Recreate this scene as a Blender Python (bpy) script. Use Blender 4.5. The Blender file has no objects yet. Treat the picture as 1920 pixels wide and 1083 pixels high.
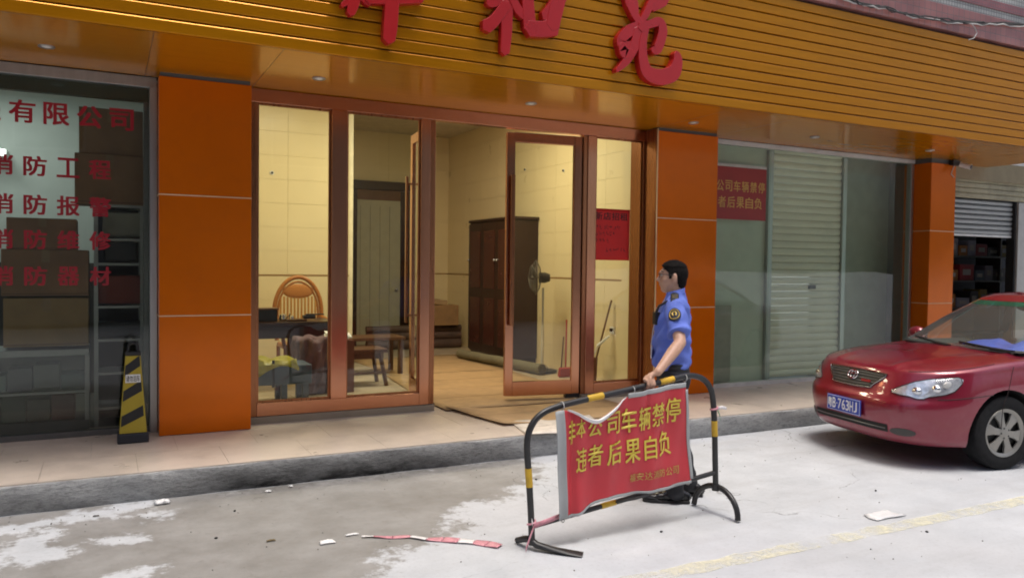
import bpy, bmesh, math, random
import numpy as np
from mathutils import Vector, Matrix, Quaternion
random.seed(7)
R = math.radians
scene = bpy.context.scene
C = scene.collection

# ---------------------------------------------------------------- camera, sky, sun, exposure
CAM_H, F_PX, W_PX, H_PX = 1.66, 1490.0, 1920.0, 1083.0
YAW, PITCH, ROLL = R(27.1), R(1.68), R(0.70)
fw = Vector((math.sin(YAW)*math.cos(PITCH), math.cos(YAW)*math.cos(PITCH), -math.sin(PITCH)))
r0 = Vector((math.cos(YAW), -math.sin(YAW), 0)); u0 = r0.cross(fw)
right = math.cos(ROLL)*r0 + math.sin(ROLL)*u0
up = -math.sin(ROLL)*r0 + math.cos(ROLL)*u0
cam_data = bpy.data.cameras.new('camera'); cam = bpy.data.objects.new('camera', cam_data); C.objects.link(cam)
cam.matrix_world = Matrix(((right.x, up.x, -fw.x, 0), (right.y, up.y, -fw.y, 0), (right.z, up.z, -fw.z, CAM_H), (0, 0, 0, 1)))
cam_data.sensor_width = 36.0; cam_data.lens = 36.0*F_PX/W_PX
cam_data.clip_start = 0.05; cam_data.clip_end = 2000
scene.camera = cam

SUN_EL, SUN_AZ = R(80), R(160)          # azimuth clockwise from +Y: the light comes from almost overhead
world = bpy.data.worlds.new('World'); scene.world = world; world.use_nodes = True
wn = world.node_tree.nodes; wl = world.node_tree.links
bg = wn['Background']
sky = wn.new('ShaderNodeTexSky'); sky.sky_type = 'NISHITA'; sky.sun_disc = False
sky.sun_elevation = SUN_EL; sky.sun_rotation = SUN_AZ
sky.air_density = 1.0; sky.dust_density = 6.0; sky.ozone_density = 1.0
wl.new(sky.outputs[0], bg.inputs[0]); bg.inputs[1].default_value = 0.15
sun_data = bpy.data.lights.new('sun', 'SUN'); sun = bpy.data.objects.new('sun', sun_data); C.objects.link(sun)
sun_data.energy = 1.5; sun_data.angle = R(20); sun_data.color = (1.0, 0.985, 0.96)
d_sun = Vector((math.sin(SUN_AZ)*math.cos(SUN_EL), math.cos(SUN_AZ)*math.cos(SUN_EL), math.sin(SUN_EL)))
sun.rotation_euler = d_sun.to_track_quat('Z', 'Y').to_euler(); sun.location = (0, -3, 30)
vs = scene.view_settings
scene.display_settings.display_device = 'sRGB'
vs.view_transform = 'Standard'; vs.look = 'None'; vs.gamma = 1.0; vs.use_curve_mapping = False
vs.exposure = 0.25
scene.render.engine = 'CYCLES'
cy = scene.cycles
cy.use_denoising = True
try: cy.denoiser = 'OPENIMAGEDENOISE'
except Exception: pass
cy.max_bounces = 7; cy.diffuse_bounces = 4; cy.glossy_bounces = 3; cy.transparent_max_bounces = 24; cy.transmission_bounces = 6
cy.sample_clamp_indirect = 6.0; cy.caustics_reflective = False; cy.caustics_refractive = False
cy.filter_width = 1.9

# ---------------------------------------------------------------- helpers
def S(r, g, b):                                  # sRGB 0-255 -> linear
    f = lambda c: (c/12.92 if c <= .04045 else ((c+.055)/1.055)**2.4)
    return (f(r/255), f(g/255), f(b/255))

MATS = {}
def M(name, col, rough=.5, metal=0., var=.12, scale=6., bump=0., bscale=60., coat=0., spec=.5, stretch=(1, 1, 1), dirt=0., dscale=1.5, dcol=(.06, .05, .04), emit=None, alpha=1., sheen=0., rvar=0.08):
    if name in MATS: return MATS[name]
    m = bpy.data.materials.new(name); m.use_nodes = True; MATS[name] = m
    nt = m.node_tree; N = nt.nodes; L = nt.links
    b = N['Principled BSDF']
    tc = N.new('ShaderNodeTexCoord'); mp = N.new('ShaderNodeMapping'); mp.inputs['Scale'].default_value = stretch
    geo = N.new('ShaderNodeNewGeometry')
    L.new(geo.outputs['Position'], mp.inputs['Vector'])
    nz = N.new('ShaderNodeTexNoise'); nz.inputs['Scale'].default_value = scale; nz.inputs['Detail'].default_value = 6; nz.inputs['Roughness'].default_value = .6
    L.new(mp.outputs[0], nz.inputs['Vector'])
    mr = N.new('ShaderNodeMapRange'); mr.inputs[1].default_value = .3; mr.inputs[2].default_value = .7
    mr.inputs[3].default_value = 1-var; mr.inputs[4].default_value = 1+var
    L.new(nz.outputs['Fac'], mr.inputs[0])
    mx = N.new('ShaderNodeMix'); mx.data_type = 'RGBA'; mx.blend_type = 'MULTIPLY'; mx.inputs[0].default_value = 1
    mx.inputs[6].default_value = (*col, 1); L.new(mr.outputs[0], mx.inputs[7])
    out = mx.outputs[2]
    if dirt > 0:
        n2 = N.new('ShaderNodeTexNoise'); n2.inputs['Scale'].default_value = dscale; n2.inputs['Detail'].default_value = 9; n2.inputs['Roughness'].default_value = .7
        L.new(geo.outputs['Position'], n2.inputs['Vector'])
        m2 = N.new('ShaderNodeMapRange'); m2.inputs[1].default_value = .48; m2.inputs[2].default_value = .72; m2.inputs[3].default_value = 0; m2.inputs[4].default_value = dirt
        L.new(n2.outputs['Fac'], m2.inputs[0])
        mx2 = N.new('ShaderNodeMix'); mx2.data_type = 'RGBA'; mx2.inputs[7].default_value = (*dcol, 1)
        L.new(m2.outputs[0], mx2.inputs[0]); L.new(out, mx2.inputs[6]); out = mx2.outputs[2]
    L.new(out, b.inputs['Base Color'])
    b.inputs['Metallic'].default_value = metal
    b.inputs['Specular IOR Level'].default_value = spec
    rr = N.new('ShaderNodeMapRange'); rr.inputs[3].default_value = max(.02, rough-rvar); rr.inputs[4].default_value = min(1, rough+rvar)
    L.new(nz.outputs['Fac'], rr.inputs[0]); L.new(rr.outputs[0], b.inputs['Roughness'])
    if coat: b.inputs['Coat Weight'].default_value = coat; b.inputs['Coat Roughness'].default_value = .04
    if sheen: b.inputs['Sheen Weight'].default_value = sheen
    if bump:
        nb = N.new('ShaderNodeTexNoise'); nb.inputs['Scale'].default_value = bscale; nb.inputs['Detail'].default_value = 5
        L.new(mp.outputs[0], nb.inputs['Vector'])
        bp = N.new('ShaderNodeBump'); bp.inputs['Strength'].default_value = bump; bp.inputs['Distance'].default_value = .01
        L.new(nb.outputs['Fac'], bp.inputs['Height']); L.new(bp.outputs[0], b.inputs['Normal'])
    if emit:
        b.inputs['Emission Color'].default_value = (*emit[0], 1); b.inputs['Emission Strength'].default_value = emit[1]
    if alpha < 1: b.inputs['Alpha'].default_value = alpha
    return m

def glass_mat(name, tint=(.92, .96, .93), haze=0., hcol=(.5, .55, .5), ior=1.5, rough=.0):
    m = bpy.data.materials.new(name); m.use_nodes = True; MATS[name] = m
    N = m.node_tree.nodes; L = m.node_tree.links; N.clear()
    o = N.new('ShaderNodeOutputMaterial'); t = N.new('ShaderNodeBsdfTransparent'); t.inputs[0].default_value = (*tint, 1)
    g = N.new('ShaderNodeBsdfGlossy'); g.inputs['Roughness'].default_value = rough; g.inputs[0].default_value = (1, 1, 1, 1)
    f = N.new('ShaderNodeFresnel')
    tc = N.new('ShaderNodeNewGeometry'); f.inputs[0].default_value = ior; front = N.new('ShaderNodeMath'); front.operation = 'SUBTRACT'; front.inputs[0].default_value = 1; L.new(tc.outputs['Backfacing'], front.inputs[1]); ff = N.new('ShaderNodeMath'); ff.operation = 'MULTIPLY'; L.new(f.outputs[0], ff.inputs[0]); L.new(front.outputs[0], ff.inputs[1])   # one reflecting face per pane
    nz = N.new('ShaderNodeTexNoise'); nz.inputs['Scale'].default_value = .9
    bp = N.new('ShaderNodeBump'); bp.inputs['Strength'].default_value = .04; bp.inputs['Distance'].default_value = .05
    L.new(tc.outputs['Position'], nz.inputs['Vector']); L.new(nz.outputs['Fac'], bp.inputs['Height']); L.new(bp.outputs[0], g.inputs['Normal'])
    mx = N.new('ShaderNodeMixShader'); L.new(ff.outputs[0], mx.inputs[0])
    src = t
    if haze > 0:
        df = N.new('ShaderNodeBsdfDiffuse'); df.inputs[0].default_value = (*hcol, 1)
        n2 = N.new('ShaderNodeTexNoise'); n2.inputs['Scale'].default_value = 3.0; n2.inputs['Detail'].default_value = 6; L.new(tc.outputs['Position'], n2.inputs['Vector'])
        mr = N.new('ShaderNodeMapRange'); mr.inputs[3].default_value = haze*.6; mr.inputs[4].default_value = haze*1.4; L.new(n2.outputs['Fac'], mr.inputs[0])
        mh = N.new('ShaderNodeMixShader'); L.new(mr.outputs[0], mh.inputs[0]); L.new(t.outputs[0], mh.inputs[1]); L.new(df.outputs[0], mh.inputs[2]); src = mh
    L.new(src.outputs[0], mx.inputs[1]); L.new(g.outputs[0], mx.inputs[2]); L.new(mx.outputs[0], o.inputs[0])
    return m

class MB:
    def __init__(s): s.v = []; s.f = []
    def add(s, vs, fs):
        n = len(s.v); s.v += [tuple(p) for p in vs]; s.f += [tuple(i+n for i in f) for f in fs]; return s
    def box(s, x0, x1, y0, y1, z0, z1, rz=0, ry=0, rx=0):
        cx, cy_, cz = (x0+x1)/2, (y0+y1)/2, (z0+z1)/2
        vs = [Vector((x-cx, y-cy_, z-cz)) for z in (z0, z1) for y in (y0, y1) for x in (x0, x1)]
        if rz or ry or rx:
            m = Matrix.Rotation(rz, 3, 'Z') @ Matrix.Rotation(ry, 3, 'Y') @ Matrix.Rotation(rx, 3, 'X'); vs = [m @ v for v in vs]
        vs = [v+Vector((cx, cy_, cz)) for v in vs]
        return s.add(vs, [(0, 2, 3, 1), (4, 5, 7, 6), (0, 1, 5, 4), (2, 6, 7, 3), (0, 4, 6, 2), (1, 3, 7, 5)])
    def prism(s, pts, axis, a, b):
        n = len(pts)
        def mk(p, w): return {0: (w, p[0], p[1]), 1: (p[0], w, p[1]), 2: (p[0], p[1], w)}[axis]
        vs = [mk(p, a) for p in pts]+[mk(p, b) for p in pts]
        return s.add(vs, [tuple(range(n-1, -1, -1)), tuple(range(n, 2*n))]+[(i, (i+1) % n, n+(i+1) % n, n+i) for i in range(n)])
    def tube(s, pts, r, seg=10, closed=False, cap=True):
        pts = [Vector(p) for p in pts]; n = len(pts)
        rs = r if isinstance(r, (list, tuple)) else [r]*n
        rings = []; prev = None
        for i, p in enumerate(pts):
            if closed: t = pts[(i+1) % n]-pts[i-1]
            else: t = pts[min(i+1, n-1)]-pts[max(i-1, 0)]
            t.normalize()
            if prev is None:
                a = Vector((0, 0, 1)) if abs(t.z) < .9 else Vector((1, 0, 0))
                nrm = t.cross(a).normalized()
            else:
                nrm = (prev - t*prev.dot(t)).normalized()
            prev = nrm; bn = t.cross(nrm)
            q = rs[i]; ra, rb = q if isinstance(q, (list, tuple)) else (q, q)
            rings.append([p+nrm*math.cos(2*math.pi*k/seg)*ra+bn*math.sin(2*math.pi*k/seg)*rb for k in range(seg)])
        vs = [v for rg in rings for v in rg]; fs = []
        m = n if closed else n-1
        for i in range(m):
            for k in range(seg):
                a, b = i*seg+k, i*seg+(k+1) % seg; c, d = ((i+1) % n)*seg+(k+1) % seg, ((i+1) % n)*seg+k
                fs.append((a, b, c, d))
        if cap and not closed: fs += [tuple(range(seg-1, -1, -1)), tuple((n-1)*seg+k for k in range(seg))]
        return s.add(vs, fs)
    def lathe(s, prof, o=(0, 0, 0), axis='Z', seg=32, closed=False):
        o = Vector(o); vs = []; n = len(prof)
        for k in range(seg):
            a = 2*math.pi*k/seg
            for (r, h) in prof:
                c, d = r*math.cos(a), r*math.sin(a)
                vs.append(o+Vector({'Z': (c, d, h), 'Y': (c, h, d), 'X': (h, c, d)}[axis]))
        fs = []
        for k in range(seg):
            for i in range(n if closed else n-1):
                fs.append((k*n+i, ((k+1) % seg)*n+i, ((k+1) % seg)*n+(i+1) % n, k*n+(i+1) % n))
        return s.add(vs, fs)
    def ell(s, c, r, seg=16, rings=10, rot=None):
        c = Vector(c); vs = []; fs = []
        for i in range(rings+1):
            th = math.pi*i/rings
            for k in range(seg):
                ph = 2*math.pi*k/seg
                v = Vector((r[0]*math.sin(th)*math.cos(ph), r[1]*math.sin(th)*math.sin(ph), r[2]*math.cos(th)))
                if rot is not None: v = rot @ v
                vs.append(c+v)
        for i in range(rings):
            for k in range(seg):
                fs.append((i*seg+k, (i+1)*seg+k, (i+1)*seg+(k+1) % seg, i*seg+(k+1) % seg))
        return s.add(vs, fs)
    def grid(s, f, nu, nv):
        vs = [f(i/nu, j/nv) for j in range(nv+1) for i in range(nu+1)]
        return s.add(vs, [(j*(nu+1)+i, j*(nu+1)+i+1, (j+1)*(nu+1)+i+1, (j+1)*(nu+1)+i) for j in range(nv) for i in range(nu)])
    def mesh(s, name, mat=None, smooth=False):
        me = bpy.data.meshes.new(name); me.from_pydata(s.v, [], s.f); me.update()
        bm = bmesh.new(); bm.from_mesh(me); bmesh.ops.remove_doubles(bm, verts=bm.verts, dist=1e-6); bmesh.ops.recalc_face_normals(bm, faces=bm.faces); bm.to_mesh(me); bm.free()
        if mat: me.materials.append(mat)
        if smooth:
            me.polygons.foreach_set('use_smooth', [True]*len(me.polygons))
            try: me.set_sharp_from_angle(angle=R(40))
            except Exception: pass
        return me
    def build(s, name, mat, parent=None, smooth=False, bevel=0., local=False, thick=0.):
        return link(name, s.mesh(name, mat, smooth), parent, bevel, local, thick)

def link(name, me, parent=None, bevel=0., local=False, thick=0.):
    o = bpy.data.objects.new(name, me); C.objects.link(o)
    if parent is not None: attach(o, parent, local)
    if thick:
        md = o.modifiers.new('thick', 'SOLIDIFY'); md.thickness = thick; md.offset = 0
    if bevel:
        md = o.modifiers.new('bevel', 'BEVEL'); md.width = bevel; md.segments = 2; md.limit_method = 'ANGLE'; md.angle_limit = R(35)
        md.harden_normals = False
    return o
def wmat(o):
    m = o.matrix_basis.copy()
    p = o.parent; 
    return (wmat(p) @ o.matrix_parent_inverse @ m) if p else m
def attach(o, parent, local=False):
    o.parent = parent
    o.matrix_parent_inverse = Matrix.Identity(4) if local else wmat(parent).inverted()
def tag(o, label=None, cat=None, group=None, kind=None):
    if label: o['label'] = label
    if cat: o['category'] = cat
    if group: o['group'] = group
    if kind: o['kind'] = kind
    return o
def thing(name, label, cat, loc=(0, 0, 0), rz=0, group=None):
    o = bpy.data.objects.new(name, None); C.objects.link(o); o.empty_display_size = .1
    o.location = loc; o.rotation_euler = (0, 0, rz)
    return tag(o, label, cat, group)
def struct(o): o['kind'] = 'structure'; return o
def copy_tree(o, parent=None):
    c = o.copy(); C.objects.link(c); c.parent = parent
    for ch in list(o.children): copy_tree(ch, c)
    return c
def px(x, y, Y=None, Z=None, X=None):              # a point of the place on a known plane
    d = fw + right*((x-W_PX/2)/F_PX) + up*(-(y-H_PX/2)/F_PX)
    o = Vector((0, 0, CAM_H))
    t = Y/d.y if Y is not None else (X/d.x if X is not None else (Z-CAM_H)/d.z)
    return o+d*t

_FONT_OBJ = None
def glyph_mesh(text, bold=.02, extrude=0.):
    cu = bpy.data.curves.new('lettering', 'FONT'); cu.body = text; cu.offset = bold; cu.extrude = extrude; cu.resolution_u = 3
    o = bpy.data.objects.new('lettering_tmp', cu); C.objects.link(o)
    dg = bpy.context.evaluated_depsgraph_get(); dg.update()
    me = bpy.data.meshes.new_from_object(o.evaluated_get(dg)); bpy.data.objects.remove(o); bpy.data.curves.remove(cu)
    return me
def glyph_fit(text, fn, bold=.02):
    """lettering whose own box is stretched to the unit square and then laid on a surface by fn(u, v); bold strokes are shifted copies"""
    me = glyph_mesh(text, 0.)
    co = np.empty(len(me.vertices)*3); me.vertices.foreach_get('co', co); co = co.reshape(-1, 3)
    lo, hi = co.min(0), co.max(0); sz = np.maximum(hi-lo, 1e-6)
    fs = [tuple(p.vertices) for p in me.polygons]; bpy.data.meshes.remove(me)
    mb = MB(); k = 1-2*bold
    sh_ = [(0, 0)] if bold <= 0 else [(-bold, -bold*.6), (bold, -bold*.6), (bold, bold*.6), (-bold, bold*.6)]
    for n_, (du, dv) in enumerate(sh_):
        vs = []
        for p in co:
            u = bold+k*float((p[0]-lo[0])/sz[0])+du; v = bold+k*float((p[1]-lo[1])/sz[1])+dv
            vs.append(Vector(fn(u, v))+GLYPH_AX*(.0003*n_))
        mb.add(vs, fs)
    return mb
GLYPH_AX = Vector((0, -1, 0))          # copies are stacked outwards along this axis
def remesh(mb, voxel, it=6, fac=.5):
    me = mb.mesh('tmp'); o = bpy.data.objects.new('tmp', me); C.objects.link(o)
    md = o.modifiers.new('r', 'REMESH'); md.mode = 'VOXEL'; md.voxel_size = voxel; md.use_smooth_shade = True
    if it:
        sm = o.modifiers.new('s', 'SMOOTH'); sm.factor = fac; sm.iterations = it
    dg = bpy.context.evaluated_depsgraph_get(); dg.update()
    out = bpy.data.meshes.new_from_object(o.evaluated_get(dg)); bpy.data.objects.remove(o); bpy.data.meshes.remove(me)
    out.polygons.foreach_set('use_smooth', [True]*len(out.polygons)); out.materials.clear()
    return out

# ---------------------------------------------------------------- materials
orange = M('orange_panel', (.63, .135, .002), .15, metal=.20, var=.05, scale=1.5, bump=.035, bscale=2.2, spec=.22, dirt=.08, dscale=5)
slatm = M('yellow_wood_grain_metal', (.45, .172, .002), .22, metal=.34, var=.09, scale=7, stretch=(.25, 1, 4), spec=.25, rvar=.03)
soffm = M('golden_soffit_metal', (.53, .20, .003), .17, metal=.30, var=.06, scale=5, stretch=(.4, 3, 1), spec=.05, bump=.02, bscale=1.2)
bronze = M('rose_bronze_metal', (.56, .265, .155), .22, metal=1., var=.05, scale=60, stretch=(1, 1, .02), rvar=.04)
bronze_d = M('dark_bronze_metal', (.34, .145, .07), .28, metal=.9, var=.05, scale=60, stretch=(1, 1, .02), rvar=.04)
alu = M('brushed_aluminium', (.42, .43, .43), .35, metal=.8, var=.1, scale=20, stretch=(1, 1, .1))
alu_d = M('grey_aluminium', (.16, .16, .155), .4, metal=.6, var=.1, scale=20)
black = M('black_plastic', (.012, .012, .013), .45, var=.2)
dark = M('dark_rubber', (.02, .02, .021), .75, var=.25, scale=20)
whitep = M('white_plastic', (.75, .75, .73), .4, var=.05)
paper = M('white_paper', (.80, .80, .79), .8, var=.05)
cardb = M('cardboard', (.30, .175, .08), .85, var=.12, scale=9, dirt=.25, dscale=3)
cardl = M('pale_cardboard', (.44, .295, .155), .85, var=.10, scale=5, dirt=.35, dscale=2.2)
creamt = M('cream_wall_tile', (.76, .645, .40), .30, var=.018, scale=2.0)
grout = M('tile_grout', (.70, .585, .36), .9, var=.05)
floort = M('cream_floor_tile', (.60, .50, .38), .22, var=.08, scale=3, dirt=.25, dscale=1.2)
walkt = M('walkway_tile', (.60, .515, .435), .30, var=.08, scale=3, dirt=.30, dscale=1.6)
walkj = M('walkway_joint', (.52, .44, .37), .9)
whitew = M('white_wall_paint', (.66, .70, .67), .8, var=.03)
darkw = M('dark_wall_paint', (.09, .09, .085), .8, var=.1)
darkwood = M('dark_red_wood', (.026, .009, .006), .32, var=.3, scale=10, stretch=(6, 6, .4), spec=.6)
midwood = M('brown_wood', (.10, .045, .022), .4, var=.3, scale=10, stretch=(4, 4, 1))
rattan = M('varnished_rattan', (.42, .16, .035), .35, var=.2, scale=40)
redp = M('red_paper', (.66, .025, .022), .7, var=.06)
inkm = M('black_ink', (.03, .008, .008), .6)
redvinyl = M('red_vinyl_letter', (.34, .008, .02), .4, var=.05)
glass = glass_mat('clear_shop_glass')
glass_g = glass_mat('greenish_shop_glass', (.90, .95, .90), .035, (.52, .57, .47))
glass_l = glass_mat('dusty_shop_glass', (.86, .89, .86), .008, (.3, .33, .3))
glass_d = glass_mat('door_glass', (.93, .95, .90))
# ---------------------------------------------------------------- street
def poly_sd(P, poly):
    """signed distance (inside positive) of points P (n,2) to a polygon"""
    poly = np.array(poly); d = np.full(len(P), 1e9); ins = np.zeros(len(P), bool)
    for i in range(len(poly)):
        a, b = poly[i], poly[(i+1) % len(poly)]
        ab = b-a; t = np.clip(((P-a)@ab)/(ab@ab), 0, 1); q = a+t[:, None]*ab
        d = np.minimum(d, np.hypot(*(P-q).T))
        c = ((a[1] > P[:, 1]) != (b[1] > P[:, 1]))
        xx = (b[0]-a[0])*(P[:, 1]-a[1])/((b[1]-a[1]) if abs(b[1]-a[1]) > 1e-12 else 1e-12)+a[0]
        ins ^= c & (P[:, 0] < xx)
    return np.where(ins, d, -d)
def gpoly(pts): return [tuple(px(x, y, Z=0)[:2]) for x, y in pts]
x0, x1, y0, y1, st = -2.6, 7.0, 1.6, 6.02, .035
nx, ny = int((x1-x0)/st), int((y1-y0)/st)
xs = np.linspace(x0, x1, nx+1); ys = np.linspace(y0, y1, ny+1)
gx, gy = np.meshgrid(xs, ys); P2 = np.stack([gx.ravel(), gy.ravel()], 1)
damp = poly_sd(P2, gpoly([(-900, 1110), (-900, 1000), (0, 960), (330, 925), (700, 885), (985, 855), (1010, 885), (935, 935), (860, 945), (828, 968), (856, 990), (800, 1012), (745, 1030), (705, 1055), (660, 1090), (560, 1200), (-200, 1500), (-900, 1500)]))
damp_soft = np.clip(damp/.30+.15, -1, 1)
for pl, k in (([(-900, 1010), (-300, 1010), (0, 988), (180, 955), (282, 936), (300, 944), (200, 968), (90, 985), (0, 1003), (-300, 1040), (-900, 1060)], 1),
           ([(215, 970), (290, 955), (342, 958), (330, 968), (270, 976)], .8),
           ([(0, 1015), (60, 1000), (120, 995), (85, 1022), (150, 1033), (110, 1052), (50, 1058), (0, 1042)], 1),
           ([(-300, 1090), (-100, 1040), (0, 1030), (30, 1056), (-60, 1085), (-200, 1110)], 1),
           ([(188, 1012), (230, 1000), (280, 1004), (268, 1014), (220, 1021)], 1),
           ([(190, 1080), (240, 1067), (300, 1058), (280, 1075), (230, 1100), (180, 1110)], 1)):
    damp_soft = np.minimum(damp_soft, np.clip(-poly_sd(P2, gpoly(pl))/.16+.02, -1, 1)*k+(1-k))
grime = np.clip((gy.ravel()-5.72)/.3, 0, 1)*np.clip((gx.ravel()-.4)/.4, 0, 1)*np.clip((3.4-gx.ravel())/.6, 0, 1)
mb = MB(); mb.v = [(float(a), float(b), 0.) for a, b in P2]
mb.f = [(j*(nx+1)+i, j*(nx+1)+i+1, (j+1)*(nx+1)+i+1, (j+1)*(nx+1)+i) for j in range(ny) for i in range(nx)]
n0 = len(mb.v)
B = 300
for (a, b, c, d) in ((-B, B, -B, y0), (-B, B, y1, B), (-B, x0, y0, y1), (x1, B, y0, y1)):
    mb.add([(a, c, 0), (b, c, 0), (b, d, 0), (a, d, 0)], [(0, 1, 2, 3)])
me = bpy.data.meshes.new('street'); me.from_pydata(mb.v, [], mb.f); me.update()
at = me.attributes.new('damp', 'FLOAT', 'POINT'); dv = np.full(len(mb.v), -1.0); dv[:n0] = damp_soft; at.data.foreach_set('value', dv)
ag = me.attributes.new('grime', 'FLOAT', 'POINT'); gv = np.zeros(len(mb.v)); gv[:n0] = grime; ag.data.foreach_set('value', gv)
m = bpy.data.materials.new('street_concrete'); m.use_nodes = True; N = m.node_tree.nodes; L = m.node_tree.links; b = N['Principled BSDF']
geo = N.new('ShaderNodeNewGeometry')
def noise(scale, det=8, rough=.6, vec=None):
    n = N.new('ShaderNodeTexNoise'); n.inputs['Scale'].default_value = scale; n.inputs['Detail'].default_value = det; n.inputs['Roughness'].default_value = rough
    L.new(vec or geo.outputs['Position'], n.inputs['Vector']); return n.outputs['Fac']
def mrange(src, a, b_, c, d, smooth=False):
    n = N.new('ShaderNodeMapRange'); L.new(src, n.inputs[0])
    for i, v in zip((1, 2, 3, 4), (a, b_, c, d)): n.inputs[i].default_value = v
    if smooth: n.interpolation_type = 'SMOOTHSTEP'
    return n.outputs[0]
def mathn(op, a, b_):
    n = N.new('ShaderNodeMath'); n.operation = op
    for i, v in enumerate((a, b_)):
        if isinstance(v, (int, float)): n.inputs[i].default_value = v
        else: L.new(v, n.inputs[i])
    return n.outputs[0]
def mixc(fac, a, b_, blend='MIX'):
    n = N.new('ShaderNodeMix'); n.data_type = 'RGBA'; n.blend_type = blend
    if isinstance(fac, (int, float)): n.inputs[0].default_value = fac
    else: L.new(fac, n.inputs[0])
    for i, v in ((6, a), (7, b_)):
        if isinstance(v, tuple): n.inputs[i].default_value = (*v, 1)
        else: L.new(v, n.inputs[i])
    return n.outputs[2]
def attr(nm):
    n = N.new('ShaderNodeAttribute'); n.attribute_name = nm; return n.outputs['Fac']
n1 = noise(2.2, 9, .65); n2 = noise(14, 7, .7); n3 = noise(.5, 4); n4 = noise(120, 3)
edge = mathn('ADD', attr('damp'), mathn('ADD', mrange(noise(4.5, 10, .72), .25, .75, -.75, .75), mrange(n2, .3, .7, -.35, .35)))
dm = mrange(edge, -.22, .30, 0, 1, True)
lightc = mixc(mrange(n1, .3, .7, 0, 1), (.43, .452, .475), (.56, .582, .605))
lightc = mixc(mrange(n3, .45, .7, 0, .45), lightc, (.43, .43, .435))
lightc = mixc(mrange(noise(5.5, 8, .7), .58, .72, 0, .35), lightc, (.36, .36, .36))
darkc = mixc(mrange(n1, .35, .65, 0, 1), (.205, .198, .185), (.30, .295, .285))
darkc = mixc(mrange(n2, .55, .75, 0, .5), darkc, (.16, .15, .14))
sp_ = N.new('ShaderNodeMapping'); sp_.inputs['Scale'].default_value = (.35, 2.2, 1); L.new(geo.outputs['Position'], sp_.inputs[0])
lightc = mixc(mrange(noise(1.6, 7, .7, sp_.outputs[0]), .50, .70, 0, .40), lightc, (.38, .385, .385))
lightc = mixc(mrange(noise(38, 4, .75), .52, .70, 0, .30), lightc, (.30, .30, .295))
col = mixc(dm, lightc, darkc)
wob = N.new('ShaderNodeVectorMath'); wob.operation = 'ADD'; nv_ = N.new('ShaderNodeTexNoise'); nv_.inputs['Scale'].default_value = 1.8; nv_.inputs['Detail'].default_value = 7; L.new(geo.outputs['Position'], nv_.inputs[0])
L.new(geo.outputs['Position'], wob.inputs[0]); L.new(nv_.outputs['Color'], wob.inputs[1])
vor = N.new('ShaderNodeTexVoronoi'); vor.feature = 'DISTANCE_TO_EDGE'; vor.inputs['Scale'].default_value = .62; L.new(wob.outputs[0], vor.inputs['Vector'])
crack = mathn('MULTIPLY', mrange(vor.outputs['Distance'], .0015, .006, 1, 0), mrange(noise(.9, 3), .50, .58, 0, .55))
col = mixc(crack, col, (.09, .088, .085))
col = mixc(mathn('MULTIPLY', attr('grime'), mrange(n2, .35, .65, 0, .75)), col, (.10, .098, .09))
col = mixc(mrange(n4, .62, .75, 0, .35), col, (.15, .14, .13))
L.new(col, b.inputs['Base Color']); L.new(mrange(dm, 0, 1, .85, .62), b.inputs['Roughness'])
b.inputs['Specular IOR Level'].default_value = .3
bp = N.new('ShaderNodeBump'); bp.inputs['Strength'].default_value = .25; bp.inputs['Distance'].default_value = .006
L.new(mathn('ADD', n2, mathn('MULTIPLY', n4, .6)), bp.inputs['Height']); L.new(bp.outputs[0], b.inputs['Normal'])
me.materials.append(m)
street = struct(link('street', me))

# worn yellow parking line
m = bpy.data.materials.new('worn_yellow_paint'); m.use_nodes = True; N = m.node_tree.nodes; L = m.node_tree.links; b = N['Principled BSDF']
geo = N.new('ShaderNodeNewGeometry')
f = mathn('ADD', noise(3.0, 9, .75), mathn('MULTIPLY', noise(26, 5, .7), .35))
L.new(mrange(f, .50, .78, .75, .0), b.inputs['Alpha']); b.inputs['Base Color'].default_value = (.82, .78, .55, 1); b.inputs['Roughness'].default_value = .8
mb = MB()
for i in range(60):
    a, c = 2.3+i*.16, 2.3+(i+1)*.16
    w = lambda x, s: .010*math.sin(x*23+s)+.006*math.sin(x*61+2*s)
    mb.add([(a, 3.335+w(a, 0), .004), (c, 3.335+w(c, 0), .004), (c, 3.465+w(c, 2), .004), (a, 3.465+w(a, 2), .004)], [(0, 1, 2, 3)])
struct(mb.build('road_line', m))

# ---------------------------------------------------------------- raised walkway with kerb face and tiles
WZ = .20; XL, XR = -7.0, 16.0
m = bpy.data.materials.new('kerb_concrete'); m.use_nodes = True; N = m.node_tree.nodes; L = m.node_tree.links; b = N['Principled BSDF']
geo = N.new('ShaderNodeNewGeometry')
mp = N.new('ShaderNodeMapping'); mp.inputs['Scale'].default_value = (1, 1, 3.0); L.new(geo.outputs['Position'], mp.inputs[0])
k1 = noise(3.0, 9, .7, mp.outputs[0]); k2 = noise(16, 8, .75, mp.outputs[0]); k3 = noise(.8, 3)
sep = N.new('ShaderNodeSeparateXYZ'); L.new(geo.outputs['Position'], sep.inputs[0])
stainx = mathn('MULTIPLY', mrange(sep.outputs[0], .35, 1.0, 0, 1, True), mrange(sep.outputs[0], 1.9, 3.2, 1, 0, True))
low = mrange(sep.outputs[2], .02, .19, 1, .30)
stain = mathn('MULTIPLY', mathn('MULTIPLY', stainx, low), mrange(k1, .36, .56, .25, 1.0))
col = mixc(mrange(k1, .3, .7, 0, 1), (.28, .287, .287), (.46, .465, .46))
col = mixc(mrange(k2, .48, .66, 0, .65), col, (.13, .13, .128))
col = mixc(mrange(noise(60, 5, .8), .56, .70, 0, .5), col, (.10, .10, .098))
col = mixc(stain, col, (.022, .022, .021))
L.new(col, b.inputs['Base Color']); b.inputs['Roughness'].default_value = .85
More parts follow.
